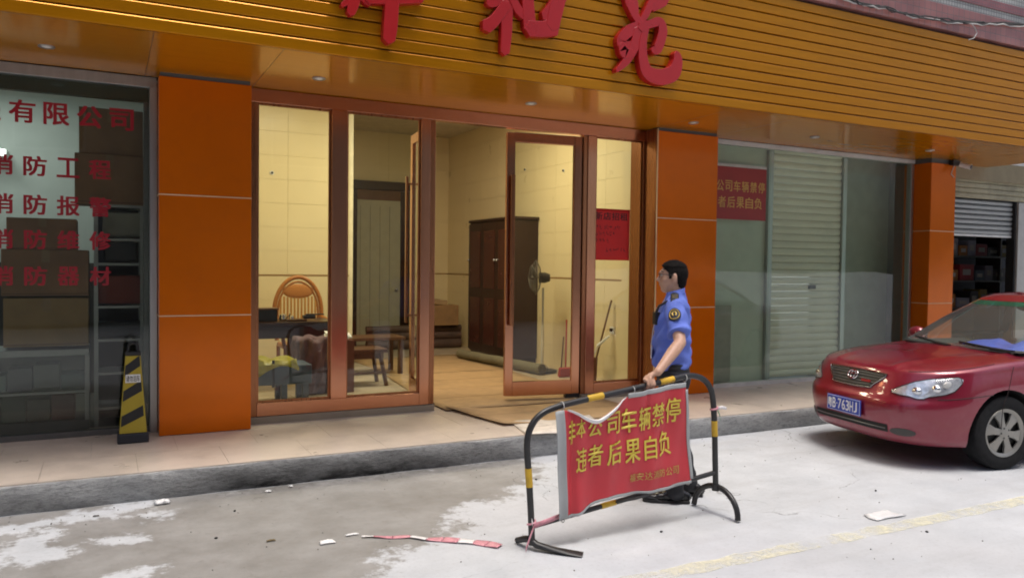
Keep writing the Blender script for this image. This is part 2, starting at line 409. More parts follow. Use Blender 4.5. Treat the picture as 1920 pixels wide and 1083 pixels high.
bp = N.new('ShaderNodeBump'); bp.inputs['Strength'].default_value = .8; bp.inputs['Distance'].default_value = .02
L.new(k2, bp.inputs['Height']); L.new(bp.outputs[0], b.inputs['Normal'])
mb = MB()
nseg = 220
rw = random.Random(3)
prof = [(6.035, -.02), (6.012, .05), (6.006, .12), (6.004, .175), (6.012, .190), (6.03, .1915), (7.9, .1915)]
vs = []
for i in range(nseg+1):
    x = XL+(XR-XL)*i/nseg
    for j, (y, z) in enumerate(prof):
        jit = .006*math.sin(x*9.1+j)+.004*rw.uniform(-1, 1) if j < 5 else 0
        vs.append((x, y+jit, z+(.5*jit if j in (3, 4) else 0)))
n = len(prof)
mb.add(vs, [(i*n+j, (i+1)*n+j, (i+1)*n+j+1, i*n+j+1) for i in range(nseg) for j in range(n-1)])
walkway = struct(mb.build('raised_walkway', m, smooth=True))
def tile_mesh(name, w, d, t, mat, bev=.002):
    mb = MB(); mb.box(0, w, 0, d, 0, t); me = mb.mesh(name, mat); return me
T = .60
tm = tile_mesh('tile', T-.002, T-.002, .010, walkt)
for j in range(3):
    for i in range(int((XR-XL)/T)+1):
        X = XL+i*T-(.3 if j % 2 else 0)
        yy = 6.03+j*T
        o = link('tile', tm, walkway, local=True); o.location = (X, yy, .190+rw.uniform(-.0006, .0006))

# ---------------------------------------------------------------- columns clad with orange panels
def column(label, xa, xb, ya, yb, top, seams=(1.205, 2.215)):
    t = thing('column', label, 'column', ((xa+xb)/2, (ya+yb)/2, WZ))
    mb = MB(); mb.box(xa+.012, xb-.012, ya+.012, yb-.012, WZ, 3.30); mb.build('core', darkw, t)
    zs = [WZ+.004]+list(seams)+[top]
    for k in range(len(zs)-1):
        za, zb = zs[k]+(.004 if k else 0), zs[k+1]-.004
        mb = MB(); mb.box(xa, xb, ya, ya+.010, za, zb); mb.build('panel', orange, t, bevel=.0025)
        for (u, v) in ((xa, xa+.010), (xb-.010, xb)):
            mb = MB(); mb.box(u, v, ya+.0125, yb, za, zb); mb.build('panel', orange, t, bevel=.0025)
    for s in seams:
        mb = MB(); mb.box(xa-.002, xb+.002, ya-.002, yb-.02, s-.0045, s+.0045); mb.build('joint_strip', M('cream_sealant', (.72, .52, .32), .7), t)
    return t
column('wide orange panelled column between the lettered window and the bronze doorway', .395, 1.13, 7.2, 7.62, 3.19)
column('orange panelled column behind the standing man', 5.50, 6.36, 7.2, 7.62, 3.19)
column('narrow orange panelled column behind the red car', 10.19, 10.72, 7.2, 7.62, 3.16)

# ---------------------------------------------------------------- canopy: slatted fascia and golden soffit
can = thing('shop_canopy', 'long golden slatted canopy with red characters over the shopfronts', 'canopy', (4, 6.2, 3.2))
FX0, FX1, FY = -5.0, 11.8, 5.975
pitch = .0978
prof = [(0, 0), (.003, -.007), (.008, -.010), (.080, -.010), (.0865, -.006), (.088, .0), (.088, .02), (0, .02)]
for k in range(12):
    z = 3.222+k*pitch
    mb = MB(); yo = rw.uniform(-.0015, .0015)
    zz = rw.uniform(-.0012, .0012)
    mb.prism([(FY+y+yo, z+a+zz) for a, y in prof], 0, FX0, FX1)
    mb.build('slat', slatm, can, bevel=.0015)
MB().box(FX0, FX1, FY+.022, FY+.06, 3.235, 4.41).build('backing_board', M('dark_gap_metal', (.05, .018, .004), .6), can)
xs_s = [-5.0, -2.1, .30, 1.17, 5.50, 6.42, 10.10, 10.80, 11.8]
for a, c in zip(xs_s[:-1], xs_s[1:]):
    mb = MB(); nseg2 = max(2, int((c-a)/.3))
    ph = rw.uniform(0, 6)
    vs = []
    for i in range(nseg2+1):
        x = a+.002+(c-a-.004)*i/nseg2
        for j in range(7):
            y = FY+.024+(7.44-FY-.024)*j/6
            vs.append((x, y, 3.2215+.0016*math.sin(x*2.3+ph)*math.sin(j*.9+ph)))
    mb.add(vs, [(i*7+j, i*7+j+1, (i+1)*7+j+1, (i+1)*7+j) for i in range(nseg2) for j in range(6)])
    mb.build('soffit_panel', soffm, can, smooth=True)
MB().box(FX0, FX1, FY+.062, 7.62, 3.235, 4.40).build('canopy_core', darkw, can)
MB().box(10.80, 13.2, 7.44, 7.50, 3.02, 3.30).build('end_board', M('stained_concrete_beam', (.30, .25, .16), .85, dirt=.5), can)

# downlights
names = ['leftmost recessed downlight above the lettered shop window', 'recessed downlight above the left glass of the bronze shopfront', 'recessed downlight above the open bronze door',
         'recessed downlight above the orange column behind the man', 'recessed downlight above the shuttered window', 'recessed downlight above the narrow orange column behind the car']
lens = M('frosted_lens', (.80, .80, .78), .35, var=.02)
for lab, X in zip(names, (-.38, 1.61, 3.65, 5.64, 7.46, 9.55)):
    t = thing('downlight', lab, 'downlight', (X, 6.78, 3.221), group='recessed downlights in the golden soffit')
    MB().lathe([(.036, -.003), (.050, -.008), (.056, -.003), (.056, .004), (.036, .004)], (X, 6.78, 3.219), seg=24, closed=True).build('rim', alu, t, smooth=True)
    MB().lathe([(0, -.010), (.016, -.009), (.030, -.004), (.036, 0)], (X, 6.78, 3.219), seg=20).build('lens', lens, t, smooth=True)

# ---------------------------------------------------------------- upper building over the canopy and the building across the street
def mosaic(name, base, alt, jc, sx, sz, rough=.35):
    m = bpy.data.materials.new(name); m.use_nodes = True; N_ = m.node_tree.nodes; L_ = m.node_tree.links; b = N_['Principled BSDF']
    tc = N_.new('ShaderNodeNewGeometry'); mp = N_.new('ShaderNodeMapping'); mp.inputs['Rotation'].default_value = (R(90), 0, 0)
    L_.new(tc.outputs['Position'], mp.inputs[0])
    br = N_.new('ShaderNodeTexBrick'); br.offset = 0; br.inputs['Scale'].default_value = 1; br.inputs['Brick Width'].default_value = sx; br.inputs['Row Height'].default_value = sz
    br.inputs['Mortar Size'].default_value = .005; br.inputs['Color1'].default_value = (*base, 1); br.inputs['Color2'].default_value = (*alt, 1); br.inputs['Mortar'].default_value = (*jc, 1)
    L_.new(mp.outputs[0], br.inputs[0])
    nz = N_.new('ShaderNodeTexNoise'); nz.inputs['Scale'].default_value = 2.2; nz.inputs['Detail'].default_value = 8; L_.new(tc.outputs['Position'], nz.inputs[0])
    mr = N_.new('ShaderNodeMapRange'); mr.inputs[1].default_value = .35; mr.inputs[2].default_value = .7; mr.inputs[3].default_value = 1.05; mr.inputs[4].default_value = .6; L_.new(nz.outputs[0], mr.inputs[0])
    mx = N_.new('ShaderNodeMix'); mx.data_type = 'RGBA'; mx.blend_type = 'MULTIPLY'; mx.inputs[0].default_value = 1; L_.new(br.outputs[0], mx.inputs[6]); L_.new(mr.outputs[0], mx.inputs[7])
    L_.new(mx.outputs[2], b.inputs['Base Color']); b.inputs['Roughness'].default_value = rough
    bp = N_.new('ShaderNodeBump'); bp.inputs['Strength'].default_value = .4; bp.inputs['Distance'].default_value = .003; bp.invert = True
    L_.new(br.outputs['Fac'], bp.inputs['Height']); L_.new(bp.outputs[0], b.inputs['Normal'])
    return m
mos_w = mosaic('white_mosaic', (.50, .50, .46), (.42, .43, .40), (.22, .21, .20), .050, .050)
mos_p = mosaic('pink_mosaic', (.36, .15, .13), (.30, .12, .11), (.20, .12, .11), .100, .100)
mos_r = mosaic('dark_pink_mosaic', (.30, .10, .10), (.25, .08, .085), (.18, .10, .10), .050, .050)
ub = thing('upper_building', 'mosaic tiled upper storey with pink bands above the canopy', 'building', (4, 9, 4.41))
MB().box(-16, 26, 6.02, 15, 4.415, 9.6).build('wall', mos_w, ub)
MB().box(-16, 26, 5.93, 6.018, 4.415, 4.70).build('tile_band', mos_p, ub, bevel=.006)
for z in (4.83, 5.30, 7.9):
    MB().box(-16, 26, 6.006, 6.019, z, z+.10).build('tile_band', mos_r, ub)
wf = M('window_alloy', (.45, .46, .46), .4, metal=.6); wg = M('upper_window_glass', (.03, .04, .045), .06, spec=.8)
for z in (6.0,):
    for X in range(-14, 25, 3):
        w_ = MB().box(X, X+1.5, 5.985, 6.015, z, z+1.5).build('window', wf, ub)
        MB().box(X+.05, X+.72, 5.975, 5.984, z+.05, z+1.45).build('pane', wg, w_); MB().box(X+.78, X+1.45, 5.975, 5.984, z+.05, z+1.45).build('pane', wg, w_)
ob = thing('facing_building', 'grey tiled building on the other side of the street', 'building', (4, -12, 0))
mos_o = mosaic('grey_mosaic', (.26, .25, .235), (.22, .21, .20), (.15, .15, .15), .10, .10)
MB().box(-22, 9.5, -18, -7.5, 0, 15).build('wall', mos_o, ob)  # unseen; right end cut short to let sky light in from that side
for z in (.3,):
    for k in range(5):
        X = -20+k*5.4
        MB().box(X, X+3.8, -7.49, -7.44, .1, 2.9).build('shutter', M('facing_shutter', (.30, .32, .33), .5, metal=.3, stretch=(.1, 1, 12), var=.25), ob)
for z in (4.3, 7.5, 10.8):
    for X in range(-20, 8, 3):
        w_ = MB().box(X, X+1.6, -7.49, -7.45, z, z+1.6).build('window', wf, ob); MB().box(X+.06, X+1.54, -7.449, -7.44, z+.06, z+1.54).build('pane', wg, w_)

# cables sagging along the ledge
cabm = M('old_cable', (.045, .043, .04), .7)
pts = [px(1575, -6, Y=5.90), px(1610, 6, Y=5.89), px(1660, 16, Y=5.9), px(1712, 30, Y=5.88), px(1760, 38, Y=5.9), px(1830, 44, Y=5.9), px(1880, 46, Y=5.9), px(1940, 50, Y=5.9)]
cb = thing('cable_bundle', 'sagging bundle of old cables along the pink tiled ledge', 'cable', tuple(pts[0]))
for k in range(4):
    r_ = random.Random(k); pp = []
    for i in range(len(pts)*4-3):
        a = pts[i//4]; c = pts[min(i//4+1, len(pts)-1)]; t_ = (i % 4)/4
        q = a.lerp(c, t_); pp.append((q.x, q.y+r_.uniform(-.01, .01), q.z+r_.uniform(-.016, .016)+(k-1.5)*.008))
    MB().tube(pp, .0075, 6).build('cable', cabm if k else M('pale_cable', (.5, .5, .47), .6), cb, smooth=True)
pp = [px(1820+dx, y, Y=5.88) for dx, y in ((0, 44), (8, 52), (12, 62), (6, 72), (-4, 75))]
MB().tube(pp, .005, 6).build('loose_cable', M('pale_cable', (.5, .5, .47), .6), cb, smooth=True)
# ---------------------------------------------------------------- red sign characters (thick brush strokes)
signm = M('red_acrylic', (.42, .010, .012), .30, var=.06, scale=3)
def stroke_poly(pts):
    """pts: (x, y, width) in the sign plane; closed outline with rounded ends"""
    P_ = [Vector((p[0], p[1])) for p in pts]; Wd = [p[2]/2 for p in pts]
    # resample with Catmull-Rom
    out = []
    n = len(P_)
    for i in range(n-1):
        p0, p1, p2, p3 = P_[max(i-1, 0)], P_[i], P_[i+1], P_[min(i+2, n-1)]
        for k in range(6):
            t = k/6
            q = .5*((2*p1)+(p2-p0)*t+(2*p0-5*p1+4*p2-p3)*t*t+(3*p1-p0-3*p2+p3)*t**3)
            out.append((q, Wd[i]*(1-t)+Wd[i+1]*t))
    out.append((P_[-1], Wd[-1]))
    L_, R_ = [], []
    for i, (q, w) in enumerate(out):
        d = out[min(i+1, len(out)-1)][0]-out[max(i-1, 0)][0]; d.normalize(); nn = Vector((-d.y, d.x))
        L_.append(q+nn*w); R_.append(q-nn*w)
    d0 = (out[0][0]-out[1][0]).normalized(); d1 = (out[-1][0]-out[-2][0]).normalized()
    a0 = out[0][0]+d0*out[0][1]*.7; a1 = out[-1][0]+d1*out[-1][1]*.7
    return L_, R_, a0, a1
def sign_char(label, strokes, cx):
    base = px(cx, 0, Y=5.9)
    t = thing('sign_character', label, 'sign', (base.x, 5.93, 3.3), group='red characters on the canopy')
    for si, st_ in enumerate(strokes):
        pts = []
        for (x, y, w) in st_:
            q = px(x, y, Y=5.905); q2 = px(x+10, y, Y=5.905); pts.append((q.x, q.z, w*abs(q2.x-q.x)/10*1.0))
        L_, R_, a0, a1 = stroke_poly(pts)
        yf = 5.912-.0017*si; yb = 5.968
        front = []; n = len(L_)
        vs = [(p.x, yf, p.y) for p in L_]+[(p.x, yf, p.y) for p in R_]+[(a0.x, yf, a0.y), (a1.x, yf, a1.y)]
        nv = len(vs); vs += [(v[0], yb, v[2]) for v in vs]
        fs = []
        for i in range(n-1): fs.append((i, i+1, n+i+1, n+i)); fs.append((nv+i, nv+n+i, nv+n+i+1, nv+i+1))
        fs += [(2*n, 0, n), (2*n+1, 2*n-1, n-1), (nv+2*n, nv+n, nv), (nv+2*n+1, nv+n-1, nv+2*n-1)]
        loop = [2*n]+list(range(n))+[2*n+1]+list(range(2*n-1, n-1, -1))
        for i in range(len(loop)): a, b_ = loop[i], loop[(i+1) % len(loop)]; fs.append((a, b_, nv+b_, nv+a))
        MB().add(vs, fs).build('stroke', signm, t, bevel=.004)
    return t
sign_char('red sign character at the left, cut off by the top of the picture', [
    [(648, -62, 16), (664, -50, 20), (672, -38, 14)], [(632, -22, 16), (668, -30, 18), (684, -36, 12)], [(686, -34, 16), (668, -10, 18), (642, 10, 8)],
    [(668, -14, 20), (664, 6, 21), (658, 25, 15)], [(676, -6, 10), (688, 2, 14), (694, 8, 8)],
    [(712, -86, 12), (722, -72, 18)], [(768, -92, 12), (752, -72, 18)], [(700, -58, 16), (735, -60, 18), (776, -64, 14)], [(704, -34, 15), (735, -35, 17), (770, -38, 14)],
    [(690, -2, 18), (735, -3, 22), (790, -4, 19)], [(735, -60, 22), (735, 0, 26), (732, 50, 26), (729, 76, 22)]], 725)
sign_char('red sign character in the middle above the open door', [
    [(985, -90, 12), (955, -76, 20), (925, -70, 12)], [(900, -38, 16), (940, -44, 18), (985, -52, 14)],
    [(956, -78, 20), (952, -20, 23), (951, 50, 21), (948, 98, 17)], [(945, -28, 18), (928, 0, 22), (916, 6, 12)], [(950, 8, 18), (928, 38, 20), (912, 50, 24)], [(958, -10, 14), (972, 18, 16), (984, 32, 12)],
    [(988, -62, 20), (990, 0, 22), (994, 55, 24)], [(988, -56, 18), (1030, -62, 20), (1056, -52, 22), (1050, -4, 24), (1022, 32, 18)], [(992, 54, 26), (1020, 55, 26), (1040, 50, 30)], [(1050, -8, 24), (1042, 20, 26), (1036, 50, 24)]], 985)
sign_char('red sign character at the right with the long hooked tail', [
    [(1140, -42, 14), (1200, -52, 16), (1262, -60, 14)], [(1178, -78, 12), (1184, -52, 16), (1186, -30, 10)], [(1228, -84, 12), (1222, -58, 16), (1214, -36, 10)],
    [(1178, -18, 22), (1186, 8, 24), (1192, 30, 12)], [(1250, -20, 22), (1240, -2, 26), (1222, 14, 14)], [(1224, 0, 12), (1212, 26, 12), (1200, 46, 9)], [(1182, 8, 16), (1192, 30, 14), (1202, 46, 10)],
    [(1203, 46, 12), (1180, 58, 18), (1164, 76, 15), (1172, 88, 18), (1190, 84, 12)], [(1196, 56, 16), (1192, 80, 18), (1176, 112, 14), (1156, 133, 6)], [(1166, 84, 14), (1170, 100, 16), (1184, 100, 14)],
    [(1212, 50, 10), (1205, 80, 14), (1206, 116, 18), (1216, 138, 22), (1240, 145, 24), (1262, 137, 24), (1270, 116, 18), (1268, 100, 11)],
    [(1200, 52, 14), (1218, 46, 12), (1236, 42, 14), (1242, 60, 16), (1232, 92, 16), (1222, 94, 8)]], 1215)

# ---------------------------------------------------------------- bronze shopfront with sidelights and double doors
sf = thing('bronze_shopfront', 'rose bronze glazed shopfront with an open double door', 'shopfront', (3.4, 7.47, WZ))
FYa, FYb = 7.42, 7.52
def member(name, xa, xb, za, zb, mat=bronze, ya=FYa, yb=FYb, par=sf, bev=.004):
    return MB().box(xa, xb, ya, yb, za, zb).build(name, mat, par, bevel=bev)
member('sill_stone', 1.135, 2.93, .192, .262, M('sill_stone', (.30, .25, .19), .6, dirt=.3), 7.40, 7.56)
member('sill_stone', 4.66, 5.495, .192, .25, M('sill_stone', (.30, .25, .19), .6, dirt=.3), 7.40, 7.56)
member('jamb_lining', 5.462, 5.497, .2, 3.21, bronze_d, 7.5215, 7.67)
member('bottom_rail', 1.215, 2.775, .264, .385); member('bottom_rail', 4.83, 5.46, .252, .365)
member('head_rail', 1.135, 5.52, 3.095, 3.2185)
member('mullion', 1.137, 1.215, .264, 3.093, bronze_d); member('mullion', 1.885, 2.035, .386, 3.093, bronze, 7.405, 7.535)
member('mullion', 2.775, 2.875, .264, 3.093, bronze); member('door_jamb', 2.877, 2.93, .264, 3.093, bronze_d, 7.43, 7.51)
member('door_jamb', 4.665, 4.715, .252, 3.093, bronze_d, 7.43, 7.51); member('mullion', 4.717, 4.83, .252, 3.093, bronze)
member('mullion', 5.46, 5.515, .252, 3.093, bronze_d); member('reveal_panel', 5.486, 5.4985, .2, 3.21, bronze_d, 7.215, 7.418)
member('edge_trim', 5.490, 5.4985, .2, 3.21, M('cream_sealant', (.72, .52, .32), .7), 7.196, 7.2145)
member('edge_trim', 1.132, 1.1365, .2, 3.21, alu_d, 7.30, 7.42)
for xa, xb, za, zb in ((1.2155, 1.8845, .386, 3.0945), (2.0355, 2.7745, .386, 3.0945), (4.8305, 5.4595, .366, 3.0945)):
    MB().box(xa, xb, 7.464, 7.474, za, zb).build('glass_pane', glass, sf)
for xa, xb, za, zb in ((1.216, 1.884, .386, 3.094), (2.036, 2.774, .386, 3.094), (4.831, 5.459, .366, 3.094)):   # glazing beads
    mb = MB(); w = .018
    mb.box(xa, xa+w, 7.445, 7.4635, za, zb); mb.box(xb-w, xb, 7.445, 7.4635, za, zb); mb.box(xa+w, xb-w, 7.445, 7.4635, za, za+w); mb.box(xa+w, xb-w, 7.445, 7.4635, zb-w, zb)
    mb.build('glazing_bead', bronze_d, sf)
def leaf(hx, hy, rz, side, label):
    W_, z0, z1 = .865, .262, 3.075
    # modelled closed along +x from the hinge; side flips the direction
    s = side
    def bx(a, b_, ya, yb, za, zb): return MB().box(min(s*a, s*b_), max(s*a, s*b_), ya, yb, za, zb)
    fr = MB(); st_ = .088
    for a, b_, za, zb in ((0, st_, z0, z1), (W_-st_, W_, z0, z1), (st_, W_-st_, z0, z0+.15), (st_, W_-st_, z1-.10, z1)):
        q = bx(a, b_, -.024, .024, za, zb); fr.add(q.v, q.f)
    o = fr.build('door_leaf', bronze, sf, bevel=.004)
    o.location = (hx, hy, 0); o.rotation_euler = (0, 0, rz); o['label'] = label
    g = bx(st_-.005, W_-st_+.005, -.005, .005, z0+.145, z1-.095).build('glass_pane', glass_d, o, local=True)
    for sy in (-1, 1):
        h = MB(); xx = s*(W_-.055)
        h.box(xx-.022, xx+.022, sy*.075-.013, sy*.075+.013, 1.02, 2.62)
        for zz in (1.10, 2.54): h.box(xx-.012, xx+.012, min(sy*.025, sy*.062), max(sy*.025, sy*.062), zz-.012, zz+.012)
        h.build('handle', bronze_d, o, bevel=.003, local=True)
    MB().box(min(s*.0, s*.16), max(s*.0, s*.16), -.032, .032, z0-.045, z0-.004).build('floor_hinge', black, o, local=True)
    return o
leaf(2.935, 7.50, R(84), 1, 'door leaf swung open into the lobby')
leaf(4.66, 7.47, R(-9), -1, 'door leaf left nearly closed')

# red poster on the sidelight glass
po = thing('red_poster', 'red handwritten paper poster on the narrow sidelight glass', 'poster', (5.1, 7.455, 2.0))
a, c = px(1109.5, 487, Y=7.458), px(1181, 393.5, Y=7.458)
def post(u, v): return (a.x+(c.x-a.x)*u, 7.456+.0015*math.sin(7*u+3*v), a.z+(c.z-a.z)*v)
MB().grid(post, 10, 12).build('sheet', redp, po, smooth=True, thick=.0012)
mb = MB()
for i, ch in enumerate('新店招租'):
    g = glyph_fit(ch, lambda u, v, i=i: (lambda q: (q[0], q[1]-.002, q[2]))(post(.06+i*.225+u*.20, .78+v*.15)), .015); mb.add(g.v, g.f)
mb.build('title_lettering', inkm, po)
mb = MB(); rr = random.Random(5)
for row, (v0, ua, ub, nn) in enumerate(((.60, .08, .75, 7), (.47, .08, .62, 6), (.34, .08, .45, 4), (.16, .36, .92, 6))):
    for i in range(nn):
        u0_ = ua+(ub-ua)*i/nn; wch = (ub-ua)/nn*.8
        for q_ in range(4):
            du, dv = rr.uniform(0, wch*.7), rr.uniform(0, .055)
            hor = rr.random() < .5
            A = post(u0_+du, v0+dv); B_ = post(u0_+du+(wch*.5 if hor else .008), v0+dv+(.008 if hor else .04))
            y_ = A[1]-.0022-q_*.00015
            mb.add([(A[0], y_, A[2]), (B_[0], y_, A[2]), (B_[0], y_, B_[2]), (A[0], y_, B_[2])], [(0, 1, 2, 3)])
mb.build('body_lettering', inkm, po)

# ---------------------------------------------------------------- lettered shop window at the left
lw = thing('lettered_shop_window', 'aluminium framed window with red lettering at the left edge', 'shop window', (-1.5, 7.48, WZ))
MB().box(-4.2, .392, 7.45, 7.53, 3.13, 3.2185).build('head_rail', alu, lw, bevel=.003)
MB().box(-4.2, .392, 7.535, 7.60, 3.02, 3.215).build('dark_header', M('dark_green_header', (.03, .045, .035), .5), lw)
MB().box(.335, .392, 7.40, 7.53, .195, 3.128).build('side_rail', alu, lw, bevel=.003)
MB().box(.29, .334, 7.50, 7.56, .195, 3.015).build('inner_rail', alu_d, lw, bevel=.003)
MB().box(-1.72, -1.66, 7.45, 7.53, .245, 3.128).build('mullion', alu, lw, bevel=.003)
MB().box(-4.2, .334, 7.45, 7.53, .192, .245).build('bottom_rail', alu_d, lw, bevel=.003)
for xa, xb in ((-4.2, -1.7205), (-1.6595, .3345)):
    MB().box(xa, xb, 7.486, 7.496, .2455, 3.1275).build('glass_pane', glass_l, lw)
LY = 7.481
def letter_row(body, xc, zc, pitch_, size, name='lettering'):
    mb = MB()
    for i, ch in enumerate(body):
        X = xc+i*pitch_-size/2
        g = glyph_fit(ch, lambda u, v, X=X: (X+u*size, LY, zc-size/2+v*size), .028); mb.add(g.v, g.f)
    return mb.build(name, redvinyl, lw)
letter_row('消防工程有限公司', -1.542, 2.845, .238, .185)       # ...有限公司 reaches the right end of the pane
letter_row('消防工程', -.735, 2.415, .232, .165)
letter_row('消防报警', -.735, 2.105, .232, .165)
letter_row('消防维修', -.735, 1.825, .232, .160)
letter_row('消防器材', -.735, 1.53, .232, .160)

# shop interior behind it
struct(MB().box(-4.3, .55, 10.6, 10.7, .19, 3.6).build('left_shop_back_wall', whitew))
struct(MB().box(-4.3, .9, 7.53, 10.6, 3.60, 3.68).build('left_shop_ceiling', whitew))
struct(MB().box(-4.3, .9, 7.56, 10.6, .12, .195).build('left_shop_floor', M('grey_floor', (.16, .15, .14), .4, dirt=.3)))
struct(MB().box(.50, .60, 7.62, 10.6, .19, 3.6).build('left_shop_side_wall', whitew))
struct(MB().box(-4.4, -4.3, 7.5, 10.7, .19, 3.6).build('left_shop_far_side_wall', whitew))
struct(MB().box(-4.3, .9, 7.535, 7.60, 3.22, 3.6).build('left_shop_lintel', darkw))
def ceiling_lamp(label, x, y, z, sx, sy, power, col, thick=.05):
    t = thing('ceiling_lamp', label, 'lamp', (x, y, z))
    MB().box(x-sx/2, x+sx/2, y-sy/2, y+sy/2, z-thick, z).build('housing', whitep, t, bevel=.006)
    MB().box(x-sx/2+.015, x+sx/2-.015, y-sy/2+.015, y+sy/2-.015, z-thick-.008, z-thick-.001).build('diffuser', M('lit_diffuser_%d' % int(col[2]*100), (.8, .8, .8), .5, emit=(col, 6.0)), t)
    ld = bpy.data.lights.new('lamp_light', 'AREA'); ld.shape = 'RECTANGLE'; ld.size = sx; ld.size_y = sy; ld.energy = power; ld.color = col
    lo = bpy.data.objects.new('lamp_light', ld); C.objects.link(lo); lo.location = (x, y, z-thick-.02); attach(lo, t)
    return t
ceiling_lamp('white ceiling lamp inside the lettered shop', -1.2, 9.6, 3.59, 1.1, .25, 11, (.93, 1, .97))
# bulb hanging near the back wall, seen through the pane
q = px(1, 285, Y=10.3)
t = thing('hanging_lamp', 'small glowing lamp on the back wall of the lettered shop', 'lamp', (q.x, q.y, q.z))
MB().ell(q, (.035, .035, .035)).build('bulb', M('glowing_bulb', (.9, .9, .9), .4, emit=((.9, 1, 1), 8)), t, smooth=True)
MB().box(q.x-.05, q.x+.05, 10.33, 10.6, q.z-.04, q.z+.04).build('bracket', whitep, t)

# ---------------------------------------------------------------- shuttered window
rs = thing('shuttered_window', 'greenish glass shop window with a pale roller shutter behind it', 'shop window', (8.3, 7.5, WZ))
MB().box(6.365, 10.185, 7.45, 7.54, 3.165, 3.2185).build('head_rail', M('white_alloy', (.60, .60, .56), .5), rs, bevel=.003)
MB().box(6.365, 10.13, 7.45, 7.54, .195, .245).build('bottom_rail', M('white_alloy', (.60, .60, .56), .5), rs, bevel=.003)
MB().box(10.13, 10.185, 7.46, 7.54, .195, 3.163).build('side_rail', alu, rs, bevel=.003)
MB().box(6.366, 6.41, 7.46, 7.54, .246, 3.163).build('side_rail', alu, rs, bevel=.003)
for xa, xb in ((6.4105, 7.476), (7.480, 8.775), (8.779, 10.1295)):
    MB().box(xa, xb, 7.484, 7.496, .246, 3.1645).build('glass_pane', glass_g, rs)
sh = M('shutter_slat_paint', (.80, .76, .62), .45, metal=0., var=.08, scale=3, dirt=.2)
prof = [(0, 0), (.012, -.014), (.045, -.022), (.078, -.014), (.090, -.002), (.090, .006), (0, .006)]
sm = MB().prism([(y, z) for z, y in prof], 0, 0, 1.27).mesh('slat', sh, False)
for k in range(32):
    o = link('slat', sm, rs, local=True); o.matrix_parent_inverse = wmat(rs).inverted(); o.location = (7.62, 7.62, .25+k*.0935)
MB().box(8.895, 8.965, 7.57, 7.68, .2, 3.3).build('shutter_guide', alu, rs); MB().box(7.54, 7.615, 7.57, 7.68, .2, 3.3).build('shutter_guide', alu, rs)
MB().box(8.30, 8.42, 7.575, 7.595, 1.40, 1.45).build('shutter_lock', black, rs)
MB().box(6.42, 7.539, 7.62, 7.66, .2, 3.35).build('side_board', M('pale_green_board', (.56, .60, .49), .5, var=.06), rs)
MB().box(6.50, 6.97, 7.59, 7.615, .25, 1.20).build('grey_board', M('grey_board', (.33, .32, .26), .6), rs)
MB().box(8.97, 10.30, 7.95, 8.0, .2, 3.35).build('side_board', M('dark_green_board', (.34, .37, .30), .5, var=.08), rs)
struct(MB().box(6.4, 10.4, 7.62, 8.6, 3.30, 3.36).build('shuttered_shop_ceiling', darkw))
struct(MB().box(6.4, 10.4, 7.56, 8.6, .12, .195).build('shuttered_shop_floor', M('grey_floor', (.16, .15, .14), .4, dirt=.3)))
struct(MB().box(10.30, 10.40, 7.60, 8.6, .19, 3.3).build('shuttered_shop_side_wall', darkw))
# notice inside the glass
nt_ = thing('red_notice', 'faded red notice inside the glass beside the roller shutter', 'notice', (7.0, 7.505, 2.5))
fadred = M('faded_red_print', (.30, .035, .03), .6, var=.08)
fadyel = M('faded_yellow_print', (.55, .34, .08), .6)
za, zb = 2.26, 2.90
MB().box(6.42, 7.40, 7.4765, 7.4825, za, zb).build('sheet', fadred, nt_)
MB().box(6.42, 7.405, 7.477, 7.482, zb+.001, zb+.035).build('pale_margin', M('pale_margin', (.5, .52, .47), .7), nt_)
mb = MB()
for r_, (body, x0_, z0_, cw, hh) in enumerate((('本公司车辆禁停', 6.46, 2.60, .112, .135), ('违者后果自负', 6.47, 2.40, .125, .14))):
    for i, ch in enumerate(body):
        g = glyph_fit(ch, lambda u, v, i=i: (x0_+i*(cw+.022)+u*cw, 7.4755, z0_+v*hh), .02); mb.add(g.v, g.f)
mb.build('lettering', fadyel, nt_)

# ---------------------------------------------------------------- next shop at the right edge with a half-raised shutter
ns = thing('neighbour_shopfront', 'neighbouring shop with its grey roller shutter half raised', 'shopfront', (12, 7.6, WZ))
oldm = M('old_cream_metal', (.36, .33, .22), .6, var=.15, dirt=.55, dscale=2.5)
for k in range(5):
    z = 2.755+k*.078
    MB().prism([(7.50+y, z+a) for a, y in [(0, 0), (.012, -.012), (.060, -.012), (.074, 0), (.074, .03), (0, .03)]], 0, 10.72, 13.6).build('shutter_box_slat', oldm, ns)
greysh = M('grey_shutter_metal', (.30, .31, .31), .4, metal=.4, var=.15, scale=4, stretch=(.4, 1, 3))
for k in range(7):
    z = 2.225+k*.076
    MB().prism([(7.60+y, z+a) for a, y in [(0, 0), (.008, -.020), (.045, -.026), (.066, -.010), (.070, .0), (.070, .006), (0, .006)]], 0, 10.74, 12.70).build('slat', greysh, ns)
MB().box(10.74, 12.69, 7.575, 7.63, 2.19, 2.222).build('bottom_bar', M('pale_alloy', (.66, .66, .64), .4, metal=.2), ns, bevel=.003)
MB().box(12.74, 12.98, 7.50, 7.62, .195, 2.74).build('side_post', M('pale_post', (.42, .42, .40), .5), ns, bevel=.004)
MB().box(12.70, 12.735, 7.53, 7.66, .195, 2.75).build('guide_rail', black, ns)
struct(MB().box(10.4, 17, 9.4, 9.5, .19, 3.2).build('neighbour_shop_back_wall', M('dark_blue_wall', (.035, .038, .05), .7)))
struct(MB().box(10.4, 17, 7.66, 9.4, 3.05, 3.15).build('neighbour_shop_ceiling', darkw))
struct(MB().box(10.4, 17, 7.56, 9.4, .12, .195).build('neighbour_shop_floor', M('grey_floor', (.16, .15, .14), .4, dirt=.3)))
